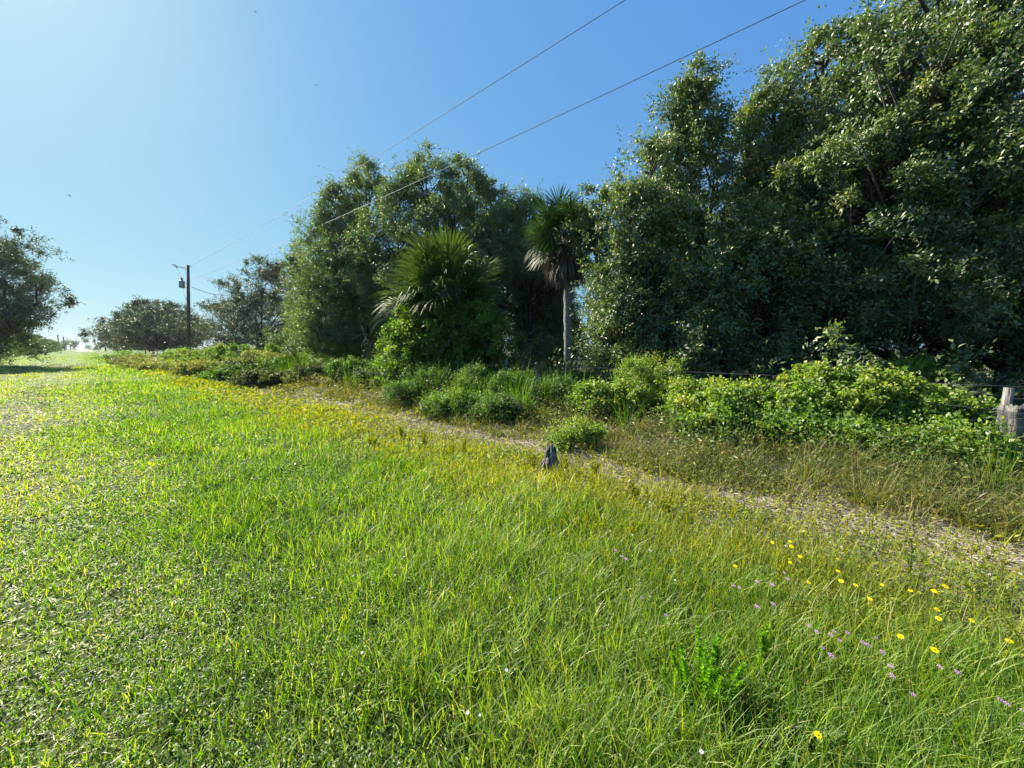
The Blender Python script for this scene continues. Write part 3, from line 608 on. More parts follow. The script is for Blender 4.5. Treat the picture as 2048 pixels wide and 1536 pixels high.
for k, (px, top, r, Y, lab) in enumerate([(865, 752, 34, 11.2, 'shade-tinted feathery growth at the foot of the shaggy palm'), (950, 750, 40, 10.4, 'tall shade-tinted weeds right of the foot of the shaggy palm'),
        (1030, 756, 38, 9.8, 'tall shade-tinted weeds left of the slim fence post'), (1108, 772, 36, 9.2, 'shade-tinted weeds right of the slim fence post, below the tall palm'), (1165, 800, 30, 8.6, 'shade-tinted leafy weeds left of the yellow green large leaved shrub'),
        (905, 800, 40, 8.9, 'low shade-tinted weeds on the bank in front of the shaggy palm'), (1000, 812, 40, 8.2, 'low shade-tinted weeds on the bank left of the yellow leaved sapling'), (820, 775, 34, 10.6, 'ragged weeds at the lit left foot of the shaggy palm')]):
    shrub('leafy_shrub', lab, px, top, r, Y, 8500, .075, .016, 90 + k, tm=.06 + .05 * (k % 3), group='shade-tinted weeds below the palms', up=1.1, spike=1, cr=(.12, .28))  # low tint puts shade into the leaf colour, though sun reaches these weeds
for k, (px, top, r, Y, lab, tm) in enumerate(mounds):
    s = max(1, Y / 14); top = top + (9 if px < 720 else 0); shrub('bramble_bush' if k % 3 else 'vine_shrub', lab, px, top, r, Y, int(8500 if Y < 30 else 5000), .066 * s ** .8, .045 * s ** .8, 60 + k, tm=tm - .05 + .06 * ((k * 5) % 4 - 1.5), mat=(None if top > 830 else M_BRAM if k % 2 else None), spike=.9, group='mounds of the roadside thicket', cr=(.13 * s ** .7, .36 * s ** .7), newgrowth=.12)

# ------------------------------------------------------------------ palms
def frond(mb, base, d, pet, L, rng, nseg=44, tint=.5, droop=.35, dead=False):
    d = nrm(np.asarray(d, float)); end = base + d * pet; end[2] -= pet * .1
    tube(mb, [base, (base + end) / 2 + [0, 0, .04], end], [.02, .015, .012], 4, c=tint, rng=rng)
    s = nrm(np.cross(d, [0, 0, 1.0]) if abs(d[2]) < .97 else np.array([1.0, 0, 0])); up = np.cross(s, d)
    roll = rng.normal(0, .9); s, up = s * cos(roll) + up * sin(roll), up * cos(roll) - s * sin(roll)
    th = np.linspace(-2.0, 2.0, nseg) * (.55 if dead else 1) + rng.normal(0, .04, nseg)
    seg = d[None] * np.cos(th)[:, None] + s[None] * np.sin(th)[:, None] + up[None] * (.18 * np.abs(np.sin(th)))[:, None] + rng.normal(0, .05, (nseg, 3))
    seg = nrm(seg); ln = L * (.72 + .28 * np.cos(th * .7)) * rng.uniform(.85, 1.1, nseg)
    nn = nrm(np.cross(seg, np.cross(up[None], seg)))
    sd = nrm(np.cross(seg, nn)); w = .017 * L / .9
    rows = []; dr = np.array([0, 0, -1.0]) * droop
    for q, wf in ((0, .35), (.35, 1), (.7, .7)):
        p = end + seg * (ln * q)[:, None] + dr * (ln * q ** 2.5)[:, None]
        rows += [p - sd * w * wf, p + sd * w * wf]
    rows.append(end + seg * ln[:, None] * (1 - droop * .3) + dr * ln[:, None])
    v = np.stack(rows, 1); b = np.arange(nseg)[:, None] * 7
    mb.add(v, q=np.concatenate([b + [0, 1, 3, 2], b + [2, 3, 5, 4]]), t=b + [4, 5, 6], c=np.repeat(np.clip(rng.normal(tint, .12, nseg), 0, 1), 7))
def palm(label, foot, crown, tr, n, ndead, pet, L, seed, elo=-.7, lt=.35):
    rng = np.random.default_rng(seed); root = thing('cabbage_palm', label, 'palm tree', (foot[0], foot[1], float(zf(foot[0], foot[1]))))
    top = np.asarray(crown, float) - [foot[0], foot[1], 0]
    w = MB(); zz = np.linspace(-.2, top[2], 22)
    tube(w, np.stack([top[0] * (zz / top[2]) ** 2, top[1] * (zz / top[2]) ** 2, zz], 1), tr * (1.1 + .12 * np.cos(np.arange(22) * 2.4)) * np.linspace(1.05, .95, 22), 12, rough=.02, rng=rng)
    w.obj('trunk', M_PALMBARK, root, smooth=True)
    for k in range(n):
        el = math.asin(min(.99, elo + (1 - elo) * (k + .5) / n)); az = k * 2.39996 + rng.normal(0, .15)
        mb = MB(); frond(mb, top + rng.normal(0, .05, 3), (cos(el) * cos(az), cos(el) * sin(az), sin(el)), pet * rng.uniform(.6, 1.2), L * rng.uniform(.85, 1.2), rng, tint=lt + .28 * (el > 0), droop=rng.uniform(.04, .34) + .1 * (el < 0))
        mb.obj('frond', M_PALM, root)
    for k in range(ndead):
        az = k * 2.39996 + rng.normal(0, .2); el = -rng.uniform(.6, 1.4)
        mb = MB(); frond(mb, top + [0, 0, -.1], (cos(el) * cos(az), cos(el) * sin(az), sin(el)), pet * rng.uniform(.4, .95), L * rng.uniform(.6, .95), rng, tint=rng.uniform(.0, .6), droop=.6, dead=True)
        mb.obj('dead_frond', M_DEADPALM, root)
    return root
c1 = at(888, 588, 14.2); c2 = at(1132, 478, 14.2)
palm('squat palm with a wide bushy head of fan leaves above a tangle of vines', (c1[0] + .1, c1[1], 0), c1, .17, 70, 18, 1.2, 1.38, 3, elo=-.75)
f2 = at(1137, 720, 14.2)
palm('tall palm with a bare grey trunk and a skirt of dead leaves', (f2[0], f2[1], 0), c2, .145, 46, 50, .9, 1.0, 4, elo=-.35, lt=-.05)
# scrub palmetto on the bank
p0 = gp(1492, 912); rng = np.random.default_rng(8)
pr = thing('palmetto', 'small scrub palmetto with stiff fan leaves low on the bank below the vines', 'palm', (p0[0], p0[1], float(zf(p0[0], p0[1]))))
for az, el, pet, L in ((2.4, .85, .18, .42), (1.7, 1.1, .12, .4), (.2, .5, .2, .42), (-.5, .35, .16, .36)):
    mb = MB(); frond(mb, np.array([0, 0, .02]), (cos(el) * cos(az), cos(el) * sin(az), sin(el)), pet, L, rng, nseg=16, tint=.7, droop=.1, dead=True); mb.obj('frond', M_PALM, pr)

# ------------------------------------------------------------------ old fence
FY = 8.9
fr = thing('wire_fence', 'old wire fence of grey wooden posts half buried in vines', 'fence', uv(0, FY))
def fpost(u, h, r, seed, lean=(0, 0), mat=None):
    rng = np.random.default_rng(seed); b = uv(u, FY) - uv(0, FY); mb = MB(); z0 = float(zf(*(TR * u + NR * FY)))
    zz = np.linspace(-.2, h, 9); tube(mb, np.stack([b[0] + lean[0] * zz, b[1] + lean[1] * zz, z0 + zz], 1), r * np.linspace(1.05, .9, 9), 9, rough=.06, rng=rng)
    return mb.obj('post', M_OLDWOOD, fr, smooth=True)
def u_at(px):    # distance along the track of the fence point seen in this column
    a = (px - 1024) / FPX; Y = FY / (NR[1] + a * NR[0]); return U(a * Y, Y)
for k, (px, h) in enumerate([(1075, 1.12), (1012, 1.15), (1345, 1.1), (1625, 1.15), (860, 1.1), (735, 1.1), (612, 1.2), (540, 1.1)]):
    fpost(u_at(px), h, .055 if k != 6 else .08, 100 + k, (R.normal(0, .02), R.normal(0, .02)))
mb = MB(); ut = np.linspace(u_at(2300), u_at(300), 60)
for h in (.35, .65, .98):
    pts = np.array([uv(u, FY - .07, float(zf(*(TR * u + NR * FY))) + h + .02 * sin(u * 3)) - uv(0, FY) for u in ut]); tube(mb, pts, .003, 4)
mb.obj('wire', M_WIRE, fr)
# corner post
cpz = gp(2022, 925, .1); ug = U(cpz[0], cpz[1]); vg = V(cpz[0], cpz[1])
rt = thing('corner_post', 'thick split weathered corner post wrapped in wire at the right edge', 'fence post', (cpz[0], cpz[1], float(zf(cpz[0], cpz[1]))))
rng = np.random.default_rng(77); mb = MB()
zz = np.linspace(-.15, .74, 14); k = 16; th = np.linspace(0, 2 * pi, k, endpoint=False)
rad = .125 * (1 + .16 * np.sin(3 * th + .6) + .12 * np.sin(5 * th))[None] * np.linspace(1.12, 1.0, 14)[:, None] * (1 + .05 * rng.normal(size=(14, k)))
rad[:, 3] *= .55; rad[:, 11] *= .62
v = np.stack([rad * np.cos(th)[None] - zz[:, None] * .06, rad * np.sin(th)[None], np.repeat(zz[:, None], k, 1) + rng.normal(0, .01, (14, k))], -1)
v[-1, :, 2] += rng.normal(0, .035, k)
q = [(i * k + j, i * k + (j + 1) % k, (i + 1) * k + (j + 1) % k, (i + 1) * k + j) for i in range(13) for j in range(k)]
vv = np.concatenate([v.reshape(-1, 3), [[-.045, 0, .7]]]); mb.add(vv, q=q, t=[(14 * k, 13 * k + j, 13 * k + (j + 1) % k) for j in range(k)])
mb.obj('split_log', M_OLDWOOD, rt)
mb = MB(); tube(mb, [(.03, .14, -.1), (.02, .14, .5), (.02, .13, .98)], [.06, .055, .05], 10, rough=.04, rng=rng); mb.obj('round_post', M_OLDWOOD, rt, smooth=True)
mb = MB(); e = -TR * -1.35
tube(mb, [(-.05, .05, .3), (TR[0] * .6, TR[1] * .6, .33), (TR[0] * 1.4, TR[1] * 1.4, .3)], [.05, .055, .045], 9, rough=.06, rng=rng); mb.obj('brace_rail', M_OLDWOOD, rt, smooth=True)
mb = MB()
for zc, r_ in ((.66, .16), (.6, .165), (.5, .17), (.69, .155), (.38, .16)):
    a = np.linspace(0, 2 * pi, 26); tube(mb, np.stack([r_ * np.cos(a) - .04, r_ * np.sin(a) + .02, zc + .015 * np.sin(a * 2 + zc * 40)], 1), .0032, 4)
for zc, du, dz in ((.66, 3.5, .1), (.5, 3.5, .0), (.84, -3, .05), (.6, -3, .22)):
    a = np.linspace(0, 1, 9); tube(mb, np.stack([TR[0] * du * a, TR[1] * du * a + .1, zc + dz * a + .03 * np.sin(a * 7)], 1), .0032, 4)
mb.obj('wire', M_WIRE, rt)

# ------------------------------------------------------------------ stump, twigs
M_CHAR = rough_mat('charred_wood', [(.3, (.015, .013, .012)), (.52, (.05, .045, .04)), (.6, (.3, .28, .25)), (.7, (.5, .48, .44))], 26, (1, 1, .12), .8, 1.0)
s0 = gp(1098, 948, -.08); rng = np.random.default_rng(5)
st = thing('stump', 'small charred jagged stump with pale streaks standing on the bare strip', 'stump', (s0[0], s0[1], float(zf(s0[0], s0[1]))))
mb = MB(); n = 10; k = 14; zz = np.linspace(-.05, .34, n); th = np.linspace(0, 2 * pi, k, endpoint=False)
rad = (.1 - .055 * (np.clip(zz, 0, 1) / .34) ** 1.2)[:, None] * (1 + .28 * np.sin(4 * th + 1)[None] + .12 * rng.normal(size=(n, k)))
v = np.stack([rad * np.cos(th)[None] + .03 * np.sin(zz * 6)[:, None], rad * np.sin(th)[None], np.repeat(zz[:, None], k, 1)], -1); v[-1, :, 2] += rng.normal(0, .03, k); v[-2, :, 2] += rng.normal(0, .012, k)
q = [(i * k + j, i * k + (j + 1) % k, (i + 1) * k + (j + 1) % k, (i + 1) * k + j) for i in range(n - 1) for j in range(k)]
mb.add(np.concatenate([v.reshape(-1, 3), [[0, 0, .31]]]), q=q, t=[(n * k, (n - 1) * k + j, (n - 1) * k + (j + 1) % k) for j in range(k)]); mb.obj('body', M_CHAR, st)
for a, l in ((2.6, .22), (-.4, .26), (-1.9, .2), (.9, .2)):
    mb = MB(); tube(mb, [(.04 * cos(a), .04 * sin(a), .2), (.11 * cos(a), .11 * sin(a), .09), (l * cos(a), l * sin(a), -.01)], [.022, .02, .009], 6, rough=.1, rng=rng); mb.obj('root', M_OLDWOOD if a > 0 else M_CHAR, st)
def dead_branch(label, pts, r=.015, seed=1, nsub=8):
    rng = np.random.default_rng(seed); P0 = [np.asarray(p, float) for p in pts]; b = P0[0].copy()
    t = thing('dead_branch', label, 'branch', b, group='bare twigs in the thicket'); mb = MB(); Q = np.array(P0) - b
    tube(mb, Q, np.linspace(r, r * .3, len(Q)), 5, rng=rng)
    for j in range(nsub):
        f = rng.uniform(.2, .95) * (len(Q) - 1); i0 = int(f); s = Q[i0] * (1 - f + i0) + Q[i0 + 1] * (f - i0); d = rng.normal(0, .35, 3) * np.linalg.norm(Q[-1]) * .3
        tube(mb, [s, s + d * .5 + rng.normal(0, .02, 3), s + d], [r * .4, r * .3, r * .15], 4, rng=rng)
    mb.obj('twig', M_OLDWOOD, t)
dead_branch('long bare twig arching down left of the shaggy palm', [at(790, 728, 13.2), at(760, 712, 13.2), at(738, 690, 13.3), at(722, 650, 13.4)], .014, 1)
dead_branch('tangle of bare grey twigs lying out from the left foot of the shaggy palm', [at(800, 745, 12.6), at(760, 750, 12.4), at(720, 742, 12.2), at(690, 748, 12.1)], .016, 2, 16)
dead_branch('thin bare twig slanting across the front of the shaggy palm', [at(870, 725, 11.8), at(893, 690, 11.9), at(912, 660, 12)], .012, 3, 4)
dead_branch('pale bent twig right of the slim fence post', [at(1152, 830, 8.5), at(1152, 800, 8.5), at(1140, 785, 8.5)], .008, 4, 2)
dead_branch('straight straw coloured stick leaning above the bunch grass', [at(1415, 925, 5.6), at(1370, 890, 5.7), at(1328, 868, 5.8)], .006, 5, 1)
dead_branch('fan of pale dead twigs hanging in the crown of the tallest oak', [at(2048, 530, 9.2), at(2010, 548, 9.2), at(1985, 565, 9.1)], .012, 6, 14)

# ------------------------------------------------------------------ leafy weeds that stand alone
M_FENNEL = leaf_mat('fennel_leaf', [(0, (.08, .2, .01)), (.5, (.16, .34, .015)), (1, (.26, .42, .03))], .55, .6, .03, (1.3, 1.4, .3))
def weed(name, label, px, py, h, r, seed, n=900, L=.03, W=.006, mat=None, tm=.5, group=None, stems=5, z=0):
    rng = np.random.default_rng(seed); p = gp(px, py, z); root = thing(name, label, 'plant', (p[0], p[1], float(zf(p[0], p[1]))), group=group)
    w = MB(); mb = MB()
    for k in range(stems):
        a = rng.uniform(0, 6.28); o = r * sqrt(rng.random()) * (0 if k == 0 else 1); hh = h * (1 if k == 0 else rng.uniform(.6, .95)); top = np.array([o * cos(a) * 1.3, o * sin(a) * 1.3, hh]); b = np.array([o * cos(a) * .5, o * sin(a) * .5, -.01])
        tube(w, [b, (b + top) / 2, top], [.003, .0025, .001], 4, rng=rng)
        m = n // stems; s = rng.uniform(.12, 1, m); P_ = b + (top - b) * s[:, None]; an = np.arange(m) * 2.4
        D_ = np.stack([np.cos(an), np.sin(an), .55 + .6 * s], 1) + rng.normal(0, .15, (m, 3))
        leaves(mb, P_, D_, L * (1.15 - .75 * s) * rng.uniform(.7, 1.3, m), W, np.clip(rng.normal(tm, .12, m), 0, 1), rng=rng)
    w.obj('stem', mat or M_FENNEL, root); mb.obj('foliage', mat or M_FENNEL, root); return root
FW = 'single weeds in the grass'
weed('feathery_weed', 'bushy bright green feathery weed in the lower right foreground', 1405, 1400, .3, .12, 1, 3800, .045, .007, stems=14, group=FW)
weed('feathery_weed', 'slim upright feathery weed right of the bushy feathery weed', 1525, 1350, .27, .03, 2, 700, .04, .006, stems=3, group=FW)
weed('feathery_weed', 'soft fluffy weed left of the bushy feathery weed', 1350, 1400, .15, .09, 3, 1200, .04, .004, stems=7, tm=.75, group=FW)
weed('feathery_weed', 'soft green weed beyond the pink flowers at lower right', 1935, 1350, .14, .13, 4, 1500, .045, .004, stems=9, tm=.7, group=FW)
ys = [(925, 920, .32), (900, 918, .24), (802, 878, .26), (845, 895, .28), (1132, 955, .34), (1065, 945, .36), (745, 905, .2), (1190, 950, .25), (890, 925, .2), (1330, 1035, .22), (1265, 1010, .28)]
yl = ['tallest yellow green weed of the row left of the stump', 'shorter weed at the left foot of the tallest yellow weed', 'single yellow green weed farthest left on the strip edge', 'yellow weed midway between the leftmost and the tallest weed',
      'bushy yellow weed directly right of the charred stump', 'thin pale weed directly left of the charred stump', 'low dark stemmed weed in the yellow ground cover at left', 'small weed on the sandy patch right of the stump',
      'squat yellow weed in front of the tallest one', 'upright green weed in the yellow ground cover right of the strip bend', 'upright weed by the dark hollow of the bank']
for k, (px, py, h) in enumerate(ys):
    weed('upright_weed', yl[k], px, py, h, .055, 20 + k, 300, .062, .011, M_WEED, .22, 'upright yellow weeds along the bare strip', stems=5, z=-.06)
bl = [(2060 - 20, 1500, 'broad leaved weed at the lower right corner'), (1310, 1500, 'long bladed green tuft at the bottom edge right of centre'), (350, 1430, 'coarse long bladed tuft in the lower left'), (1640, 1500, 'dock like weed with oval leaves at the bottom edge on the right')]
for k, (px, py, lab) in enumerate(bl):
    p = gp(px, py); rng = np.random.default_rng(200 + k); root = thing('leafy_tuft', lab, 'plant', (p[0], p[1], float(zf(p[0], p[1]))), group=FW); mb = MB()
    n = 26 if k in (1, 2) else 14; az = np.arange(n) * 2.4
    if k in (1, 2): blades(mb, np.zeros((n, 3)), az, rng.uniform(.3, 1.0, n), rng.uniform(.1, .6, n), rng.uniform(.13, .26, n), .009, np.clip(rng.normal(.4, .1, n), 0, 1), segs=4, tw=np.zeros(n))
    else: leaves(mb, np.zeros((n, 3)) + [0, 0, .02], np.stack([np.cos(az), np.sin(az), rng.uniform(.3, 1.4, n)], 1), rng.uniform(.08, .14, n), .035, np.clip(rng.normal(.35, .1, n), 0, 1), np.tile([0, 0, 1.0], (n, 1)), rng=rng, wpos=.6)
    mb.obj('leaf', M_GRASS, root)

# ------------------------------------------------------------------ flowers
def flat_mat(name, c, r=.6, tr=.3):
    m, n, l, out = new_mat(name); d = n.new('ShaderNodeBsdfDiffuse'); t = n.new('ShaderNodeBsdfTranslucent'); mx = n.new('ShaderNodeMixShader'); mx.inputs[0].default_value = tr
    g_ = n.new('ShaderNodeNewGeometry'); nz = n.new('ShaderNodeTexNoise'); nz.inputs['Scale'].default_value = 90; l.new(g_.outputs['Position'], nz.inputs[0])
    rr = ramp(n, [(.3, tuple(a * .75 for a in c)), (.7, c)]); l.new(nz.outputs[0], rr.inputs[0])
    l.new(rr.outputs[0], d.inputs[0]); l.new(rr.outputs[0], t.inputs[0]); l.new(d.outputs[0], mx.inputs[1]); l.new(t.outputs[0], mx.inputs[2]); l.new(mx.outputs[0], out.inputs[0]); return m
M_YEL = flat_mat('yellow_petal', (.95, .78, .015)); M_PINK = flat_mat('pink_petal', (.72, .4, .66)); M_WPET = flat_mat('white_petal', (.8, .78, .78)); M_CEN = flat_mat('flower_centre', (.4, .2, .01)); M_RED = flat_mat('red_petal', (.55, .06, .03))
def flower_proto(name, label, mat, r, npet, stem_h, group, heads=1, petw=.6, tilt=.5):
    root = thing(name, label, 'flower', group=group); rng = np.random.default_rng(npet + heads)
    w = MB(); pm = MB(); cm = MB()
    for hd in range(heads):
        o = np.array([0, 0, stem_h]) if hd == 0 else np.array([rng.normal(0, r * 1.3), rng.normal(0, r * 1.3), stem_h - rng.uniform(0, r * 1.5)])
        tube(w, [(0, 0, -stem_h * 0), (o[0] * .3, o[1] * .3, stem_h * .5), o], [.0016, .0014, .0012], 4)
        a = np.arange(npet) * 2 * pi / npet; D_ = np.stack([np.cos(a), np.sin(a), np.full(npet, .12)], 1)
        ax = np.array([rng.normal(0, .3), -.35, 1.0]); ax /= np.linalg.norm(ax)
        s1 = nrm(np.cross(ax, [0, 1, 0])); s2 = np.cross(ax, s1); Dw = D_[:, :1] * s1 + D_[:, 1:2] * s2 + D_[:, 2:] * ax
        leaves(pm, np.tile(o, (npet, 1)), Dw, r, r * petw, .5, np.tile(ax, (npet, 1)), wpos=.65)
        tube(cm, [o - ax * .001, o + ax * r * .22], [r * .24, r * .16], 7)
    w.obj('stem', M_GRASS, root); b = pm.obj('blossom', mat, root); cm.obj('centre', M_CEN, b)
    return root
ONLY = {(1470, 1132): 'yellow flower standing alone, leftmost of the yellow ones', (2018, 1282): 'yellow flower nearest the right edge of the photo',
        (1636, 1470): 'lone yellow flower near the bottom edge, far below the other yellow ones', (1801, 1273): 'lowest yellow flower of the main yellow scatter, among the pink ones', (1821, 1181): 'large open yellow flower at the top of the right-hand scatter',
        (1943, 1241): 'yellow flower second from the right edge', (1230, 1100): 'pale pink cluster farthest left, at the edge of the green grass', (2046, 1450): 'deep pink bloom cut by the right edge, lowest of the pink ones',
        (1824, 1388): 'lone pink cluster below the two at the right', (1878, 1332): 'pink cluster left of its close neighbour near the right edge', (1913, 1343): 'pink cluster on a tall stem right of its close neighbour',
        (1283, 1195): 'lone pale pink cluster above the orange seed heads', (1331, 1230): 'pale pink cluster above the bushy feathery weed', (645, 1178): 'white flower right behind the leftmost big white one',
        (540, 1090): 'white flower alone in the bright grass at left', (808, 1113): 'white flower alone in the middle of the lush grass', (936, 1425): 'lone pale flower head near the bottom centre', (430, 1015): 'white fleck of a flower farthest left', (1403, 1503): 'white flower at the very bottom edge right of centre',
        (1013, 1340): 'white flower between the two red seed heads at the bottom'}
def flowers(name, label, mat, r, npet, pts, group, heads=1, hr=(.16, .3), petw=.6):
    pr = None
    for k, (px, py) in enumerate(pts):
        h = float(R.uniform(*hr)); p = gp(px, py, h); s = float(R.uniform(.8, 1.2)); zg = float(zf(p[0], p[1])); sc = (s, s, (h - zg) / .25)
        if pr is None:
            pr = flower_proto(name, label, mat, r, npet, .25, group, heads, petw); pr.location = (p[0], p[1], zg); pr.scale = sc
        else: dup(pr, ONLY.get((px, py), label), (p[0], p[1], zg), float(R.uniform(-.7, .7)), sc, group)
flowers('yellow_flower', 'small yellow daisy-like flower on a thin stem in the grass at right', M_YEL, .0135, 8,
        [(1545, 1085), (1580, 1083), (1583, 1093), (1600, 1113), (1580, 1125), (1617, 1165), (1470, 1132), (1675, 1118), (1676, 1142), (1682, 1162), (1711, 1170), (1740, 1198), (1821, 1181), (1764, 1170),
         (1868, 1182), (1891, 1173), (1874, 1219), (1877, 1237), (1943, 1241), (1801, 1273), (1869, 1300), (2018, 1282), (1636, 1470)], 'yellow flowers in the grass')
flowers('pink_flower', 'pale pink five-petalled wildflower cluster in the grass at lower right', M_PINK, .0095, 5,
        [(1230, 1100), (1243, 1112), (1251, 1117), (1300, 1100), (1283, 1195), (1331, 1230), (1465, 1170), (1478, 1174), (1513, 1162), (1543, 1168), (1568, 1145), (1573, 1157), (1545, 1207), (1513, 1212), (1617, 1250),
         (1632, 1262), (1660, 1268), (1668, 1262), (1694, 1265), (1678, 1280), (1645, 1295), (1660, 1309), (1725, 1285), (1735, 1289), (1752, 1275), (1763, 1303), (1779, 1331), (1783, 1350), (1824, 1388), (1878, 1332),
         (1913, 1343), (1998, 1398), (2010, 1405), (2043, 1420), (2046, 1450)], 'pink wildflowers in the grass', heads=2, petw=.6)
flowers('white_flower', 'tiny white flower head among the green grass blades', M_WPET, .0075, 7,
        [(625, 1195), (645, 1178), (730, 1220), (808, 1113), (540, 1090), (1020, 1195), (1100, 1198), (1013, 1340), (936, 1425), (724, 1305), (1403, 1503), (1350, 1160), (790, 1150), (960, 1430), (706, 1152), (430, 1015), (1265, 1070)],
        'white flowers in the grass', hr=(.08, .16), petw=.8)
flowers('red_flower', 'tiny red seed head low in the grass near the bottom edge', M_RED, .006, 5,
        [(845, 1308), (1075, 1412), (1548, 1420), (1565, 1432), (1600, 1380), (1682, 1422), (1697, 1410), (1346, 1278), (1352, 1288), (1615, 1365), (1060, 1480)], 'red seed heads in the grass', hr=(.06, .14), petw=.9)

# ------------------------------------------------------------------ utility pole, lines, gate
PP = at(378, 720, 45); PH = at(376, 530, 45)[2]
pole = thing('utility_pole', 'brown wooden utility pole carrying a grey transformer, near the left thicket', 'utility pole', (PP[0], PP[1], 0))
side = np.array([-.80, -.6, 0]) * -1      # picture-right direction at the pole
ld = -np.array([ .77, .64, 0])           # towards picture left
pole.rotation_euler = mathutils.Vector((at(376, 530, 45) - np.array([PP[0], PP[1], 0])).tolist()).to_track_quat('Z', 'Y').to_euler() if False else (0, math.atan2(at(376, 530, 45)[0] - PP[0], PH), 0)
mb = MB(); tube(mb, [(0, 0, -.3), (0, 0, PH * .5), (0, 0, PH)], [.19, .17, .14], 12, rough=.01); mb.obj('post', M_POLE, pole, smooth=True)
mb = MB(); a = ld * .55; tube(mb, [a + [0, 0, PH - 2.65], a + [0, 0, PH - 2.6], a + [0, 0, PH - 1.85], a + [0, 0, PH - 1.8]], [.2, .27, .27, .18], 14); tr_ = mb.obj('transformer', M_METAL, pole, smooth=True)
mb = MB(); tube(mb, [a + [-.06, 0, PH - 1.82], a + [-.06, 0, PH - 1.6], a + [-.06, 0, PH - 1.45]], [.05, .08, .04], 8); tube(mb, [a + [.1, 0, PH - 1.82], a + [.1, 0, PH - 1.55]], .04, 8); mb.obj('bushing', M_POLE, tr_)
mb = MB(); tube(mb, [ld * .1 + [0, 0, PH - 2.1], ld * .4 + [0, 0, PH - 2.1]], .03, 6); tube(mb, [ld * .1 + [0, 0, PH - 2.5], ld * .4 + [0, 0, PH - 2.5]], .03, 6); mb.obj('mount', M_METAL, pole)
mb = MB(); tube(mb, [ld * 0 + [0, 0, PH - .35], ld * .9 + [0, 0, PH - .3]], .03, 6); tube(mb, [ld * .1 + [0, 0, PH - .6], ld * .8 + [0, 0, PH - .33]], .02, 6); mb.obj('bracket', M_METAL, pole)
mb = MB(); tube(mb, [ld * .9 + [0, 0, PH - .45], ld * 1.05 + [0, 0, PH - .2], ld * 1.35 + [0, 0, PH - .1]], [.05, .06, .03], 7); tube(mb, [ld * .95 + [0, 0, PH - .5], ld * 1.2 + [0, 0, PH - .3], ld * 1.4 + [0, 0, PH - .15]], .03, 6); mb.obj('cutout_fuse', M_METAL, pole)
mb = MB(); tube(mb, [ld * .95 + [0, 0, PH - .5], ld * .75 + [0, 0, PH - 1.1], a + [-.06, 0, PH - 1.45]], .012, 4); tube(mb, [ld * .45 + [0, 0, PH - 2.6], ld * .27 + [0, 0, PH - 4], ld * .2 + [0, 0, .1]], .012, 4); mb.obj('jumper_wire', M_WIRE, pole)
mb = MB(); tube(mb, [(0, 0, PH - .05), (-ld[0] * .15, -ld[1] * .15, PH - .02), (-ld[0] * .3, -ld[1] * .3, PH - .18)], .035, 6); mb.obj('insulator', M_METAL, pole)
def line(name, label, pts, r=.011):
    b = np.asarray(pts[0], float); mb = MB(); tube(mb, np.array(pts) - b, r, 5); o = mb.obj(name, M_WIRE); o.location = tuple(b); return tag(o, label, 'power line', 'overhead wires')
def span(px1, py1, px0, py0, zend, label, r, over=34, sagk=.0):
    """wire from the pole through the point seen at (px1,py1) at height zend, carried on past the camera"""
    A = at(px0, py0, 45); r1 = ray(px1, py1); B = np.array([0, 0, EYE]) + r1 * ((zend - EYE) / r1[2])
    d = B - A; L0 = np.hypot(d[0], d[1]); s = np.linspace(0, (L0 + over) / L0, 60)
    P_ = A[None] + d[None] * s[:, None]; P_[:, 2] -= sagk * s * (1 - s) * 4
    return line('power_line', label, P_, r)
span(1250, 0, 384, 530, 10.0, 'upper overhead wire running from the pole top to the top edge', .009, sagk=.25)
span(1610, 0, 388, 558, 8.7, 'lower overhead wire crossing in front of the oak tops', .010, sagk=.25)
A = PP + np.array([0, 0, PH - 2.55]) - [0, 0, 0]; B = at(437, 590, 50); s = np.linspace(0, 1.5, 14)[:, None]
A = at(383, 574, 45); line('power_line', 'short thick service wire sloping from the transformer into the dark oak', A + (B - A) * s - np.array([0, 0, 1.0]) * (s * (1 - s)) * .5, .03)
far = [(115.3, 669.8, 254, 'leftmost distant pole rising above the left hedge row'), (126.5, 673, 285, 'second distant pole from the left, leaning slightly'), (130.4, 680, 403, 'third distant pole from the left, close behind the second'),
       (139.8, 684, 527, 'fourth distant pole from the left'), (145.7, 688, 640, 'fifth distant pole from the left'), (150, 689.5, 760, 'sixth and smallest distant pole at the end of the left row'),
       (208.6, 672.6, 205, 'distant pole at the right side of the track before the far trees')]
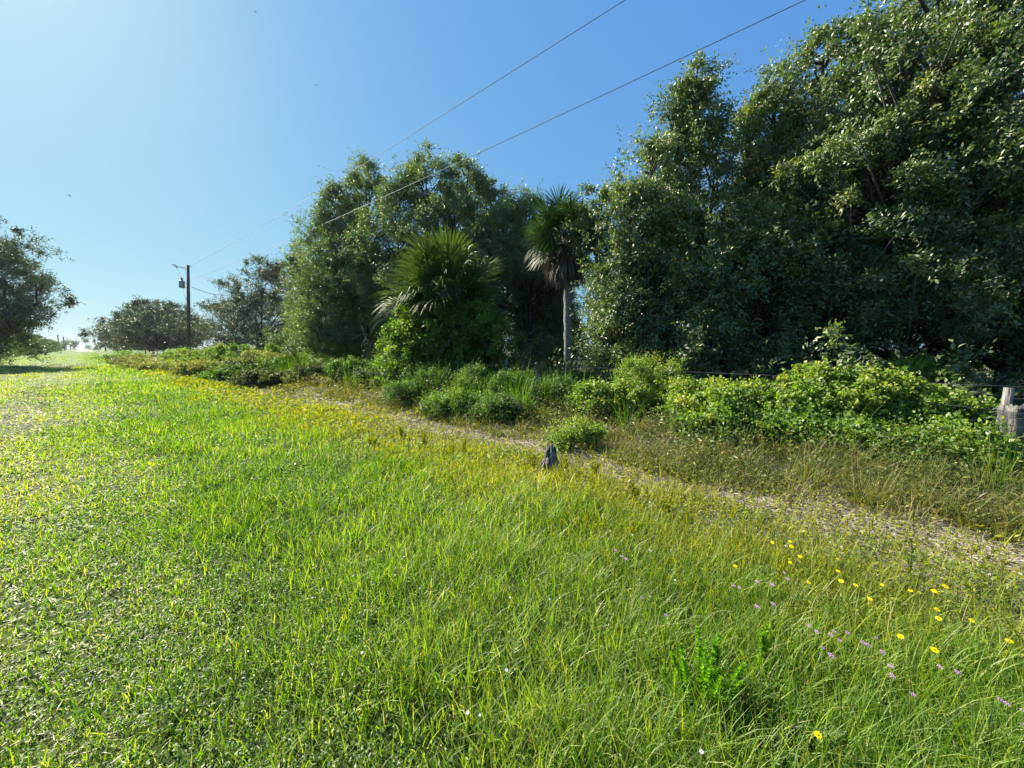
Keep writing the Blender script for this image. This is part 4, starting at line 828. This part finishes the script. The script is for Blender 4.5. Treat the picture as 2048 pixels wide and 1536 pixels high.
for k, (px, py, Y, lab) in enumerate(far):
    p = at(px, py, Y); mb = MB(); r_ = .16 + Y * .0005; rt_ = thing('utility_pole', lab, 'utility pole', (p[0], p[1], 0), group='distant utility poles')
    tube(mb, [(0, 0, 0), (0, 0, p[2] * .5), (0, 0, p[2])], [r_ * 1.2, r_, r_ * .9], 8); mb.obj('post', M_POLE, rt_)
    mb = MB(); box(mb, (0, 0, p[2] - .5), (1.8, .14, .16), .6); mb.obj('crossarm', M_POLE, rt_)
    if k in (6, 4): mb = MB(); tube(mb, [(-.4, -.3, p[2] - 2.6), (-.4, -.3, p[2] - 1.7)], .3, 8); mb.obj('transformer', M_METAL, rt_)
# gate
gpz = at(322, 716, 46); gt = thing('gate', 'small white metal bar gate left of the utility pole', 'gate', (gpz[0], gpz[1], .0), rz=radians(8))
mb = MB()
for z in (.42, .62, .82, 1.02, 1.22): box(mb, (0, 0, z), (.66 if z != 1.02 else 1.1, .05, .085))
mb.obj('bar', M_WHITE, gt); mb = MB()
for x in (-.34, .38): box(mb, (x, 0, .65), (.06, .07, 1.3))
mb.obj('frame', M_METAL, gt)

# ------------------------------------------------------------------ flying insects
M_INS = rough_mat('insect', [(.3, (.02, .02, .025)), (.7, (.06, .05, .05))], 40, (1, 1, 1), .4, 0)
for k, (px, py, d, lab) in enumerate([(139, 392, 6, 'dark dragonfly against the pale sky at left'), (632, 170, 9, 'tiny dragonfly high in the sky left of the wires'), (511, 24, 9, 'tiny dragonfly near the top edge of the sky')]):
    p = at(px, py, d); t = thing('dragonfly', lab, 'insect', p, rz=.7 + k, group='dragonflies in the sky')
    mb = MB(); tube(mb, [(-.025, 0, 0), (-.01, 0, 0), (.008, 0, .002), (.015, 0, 0)], [.0015, .002, .004, .003], 6); mb.obj('body', M_INS, t)
    for sx in (-.004, .004):
        for sy in (-1, 1):
            mb = MB(); leaves(mb, np.array([[sx, 0, .002]]), np.array([[sx * 3, sy * 1.0, .15]]), .036, .009, .5, np.array([[0, 0, 1.0]])); mb.obj('wing', M_INS, t)

# ------------------------------------------------------------------ thin morning haze
m, n, l, out = new_mat('haze'); pv = n.new('ShaderNodeVolumePrincipled')
pv.inputs['Color'].default_value = (.9, .95, 1, 1); pv.inputs['Density'].default_value = .00009; pv.inputs['Anisotropy'].default_value = .5
l.new(pv.outputs[0], out.inputs['Volume'])
mb = MB(); box(mb, (0, 0, 9.5), (4300, 4300, 23)); hz = mb.obj('haze', m); tag(hz, kind='stuff'); tag(hz, 'thin pale morning haze in the air', 'haze')
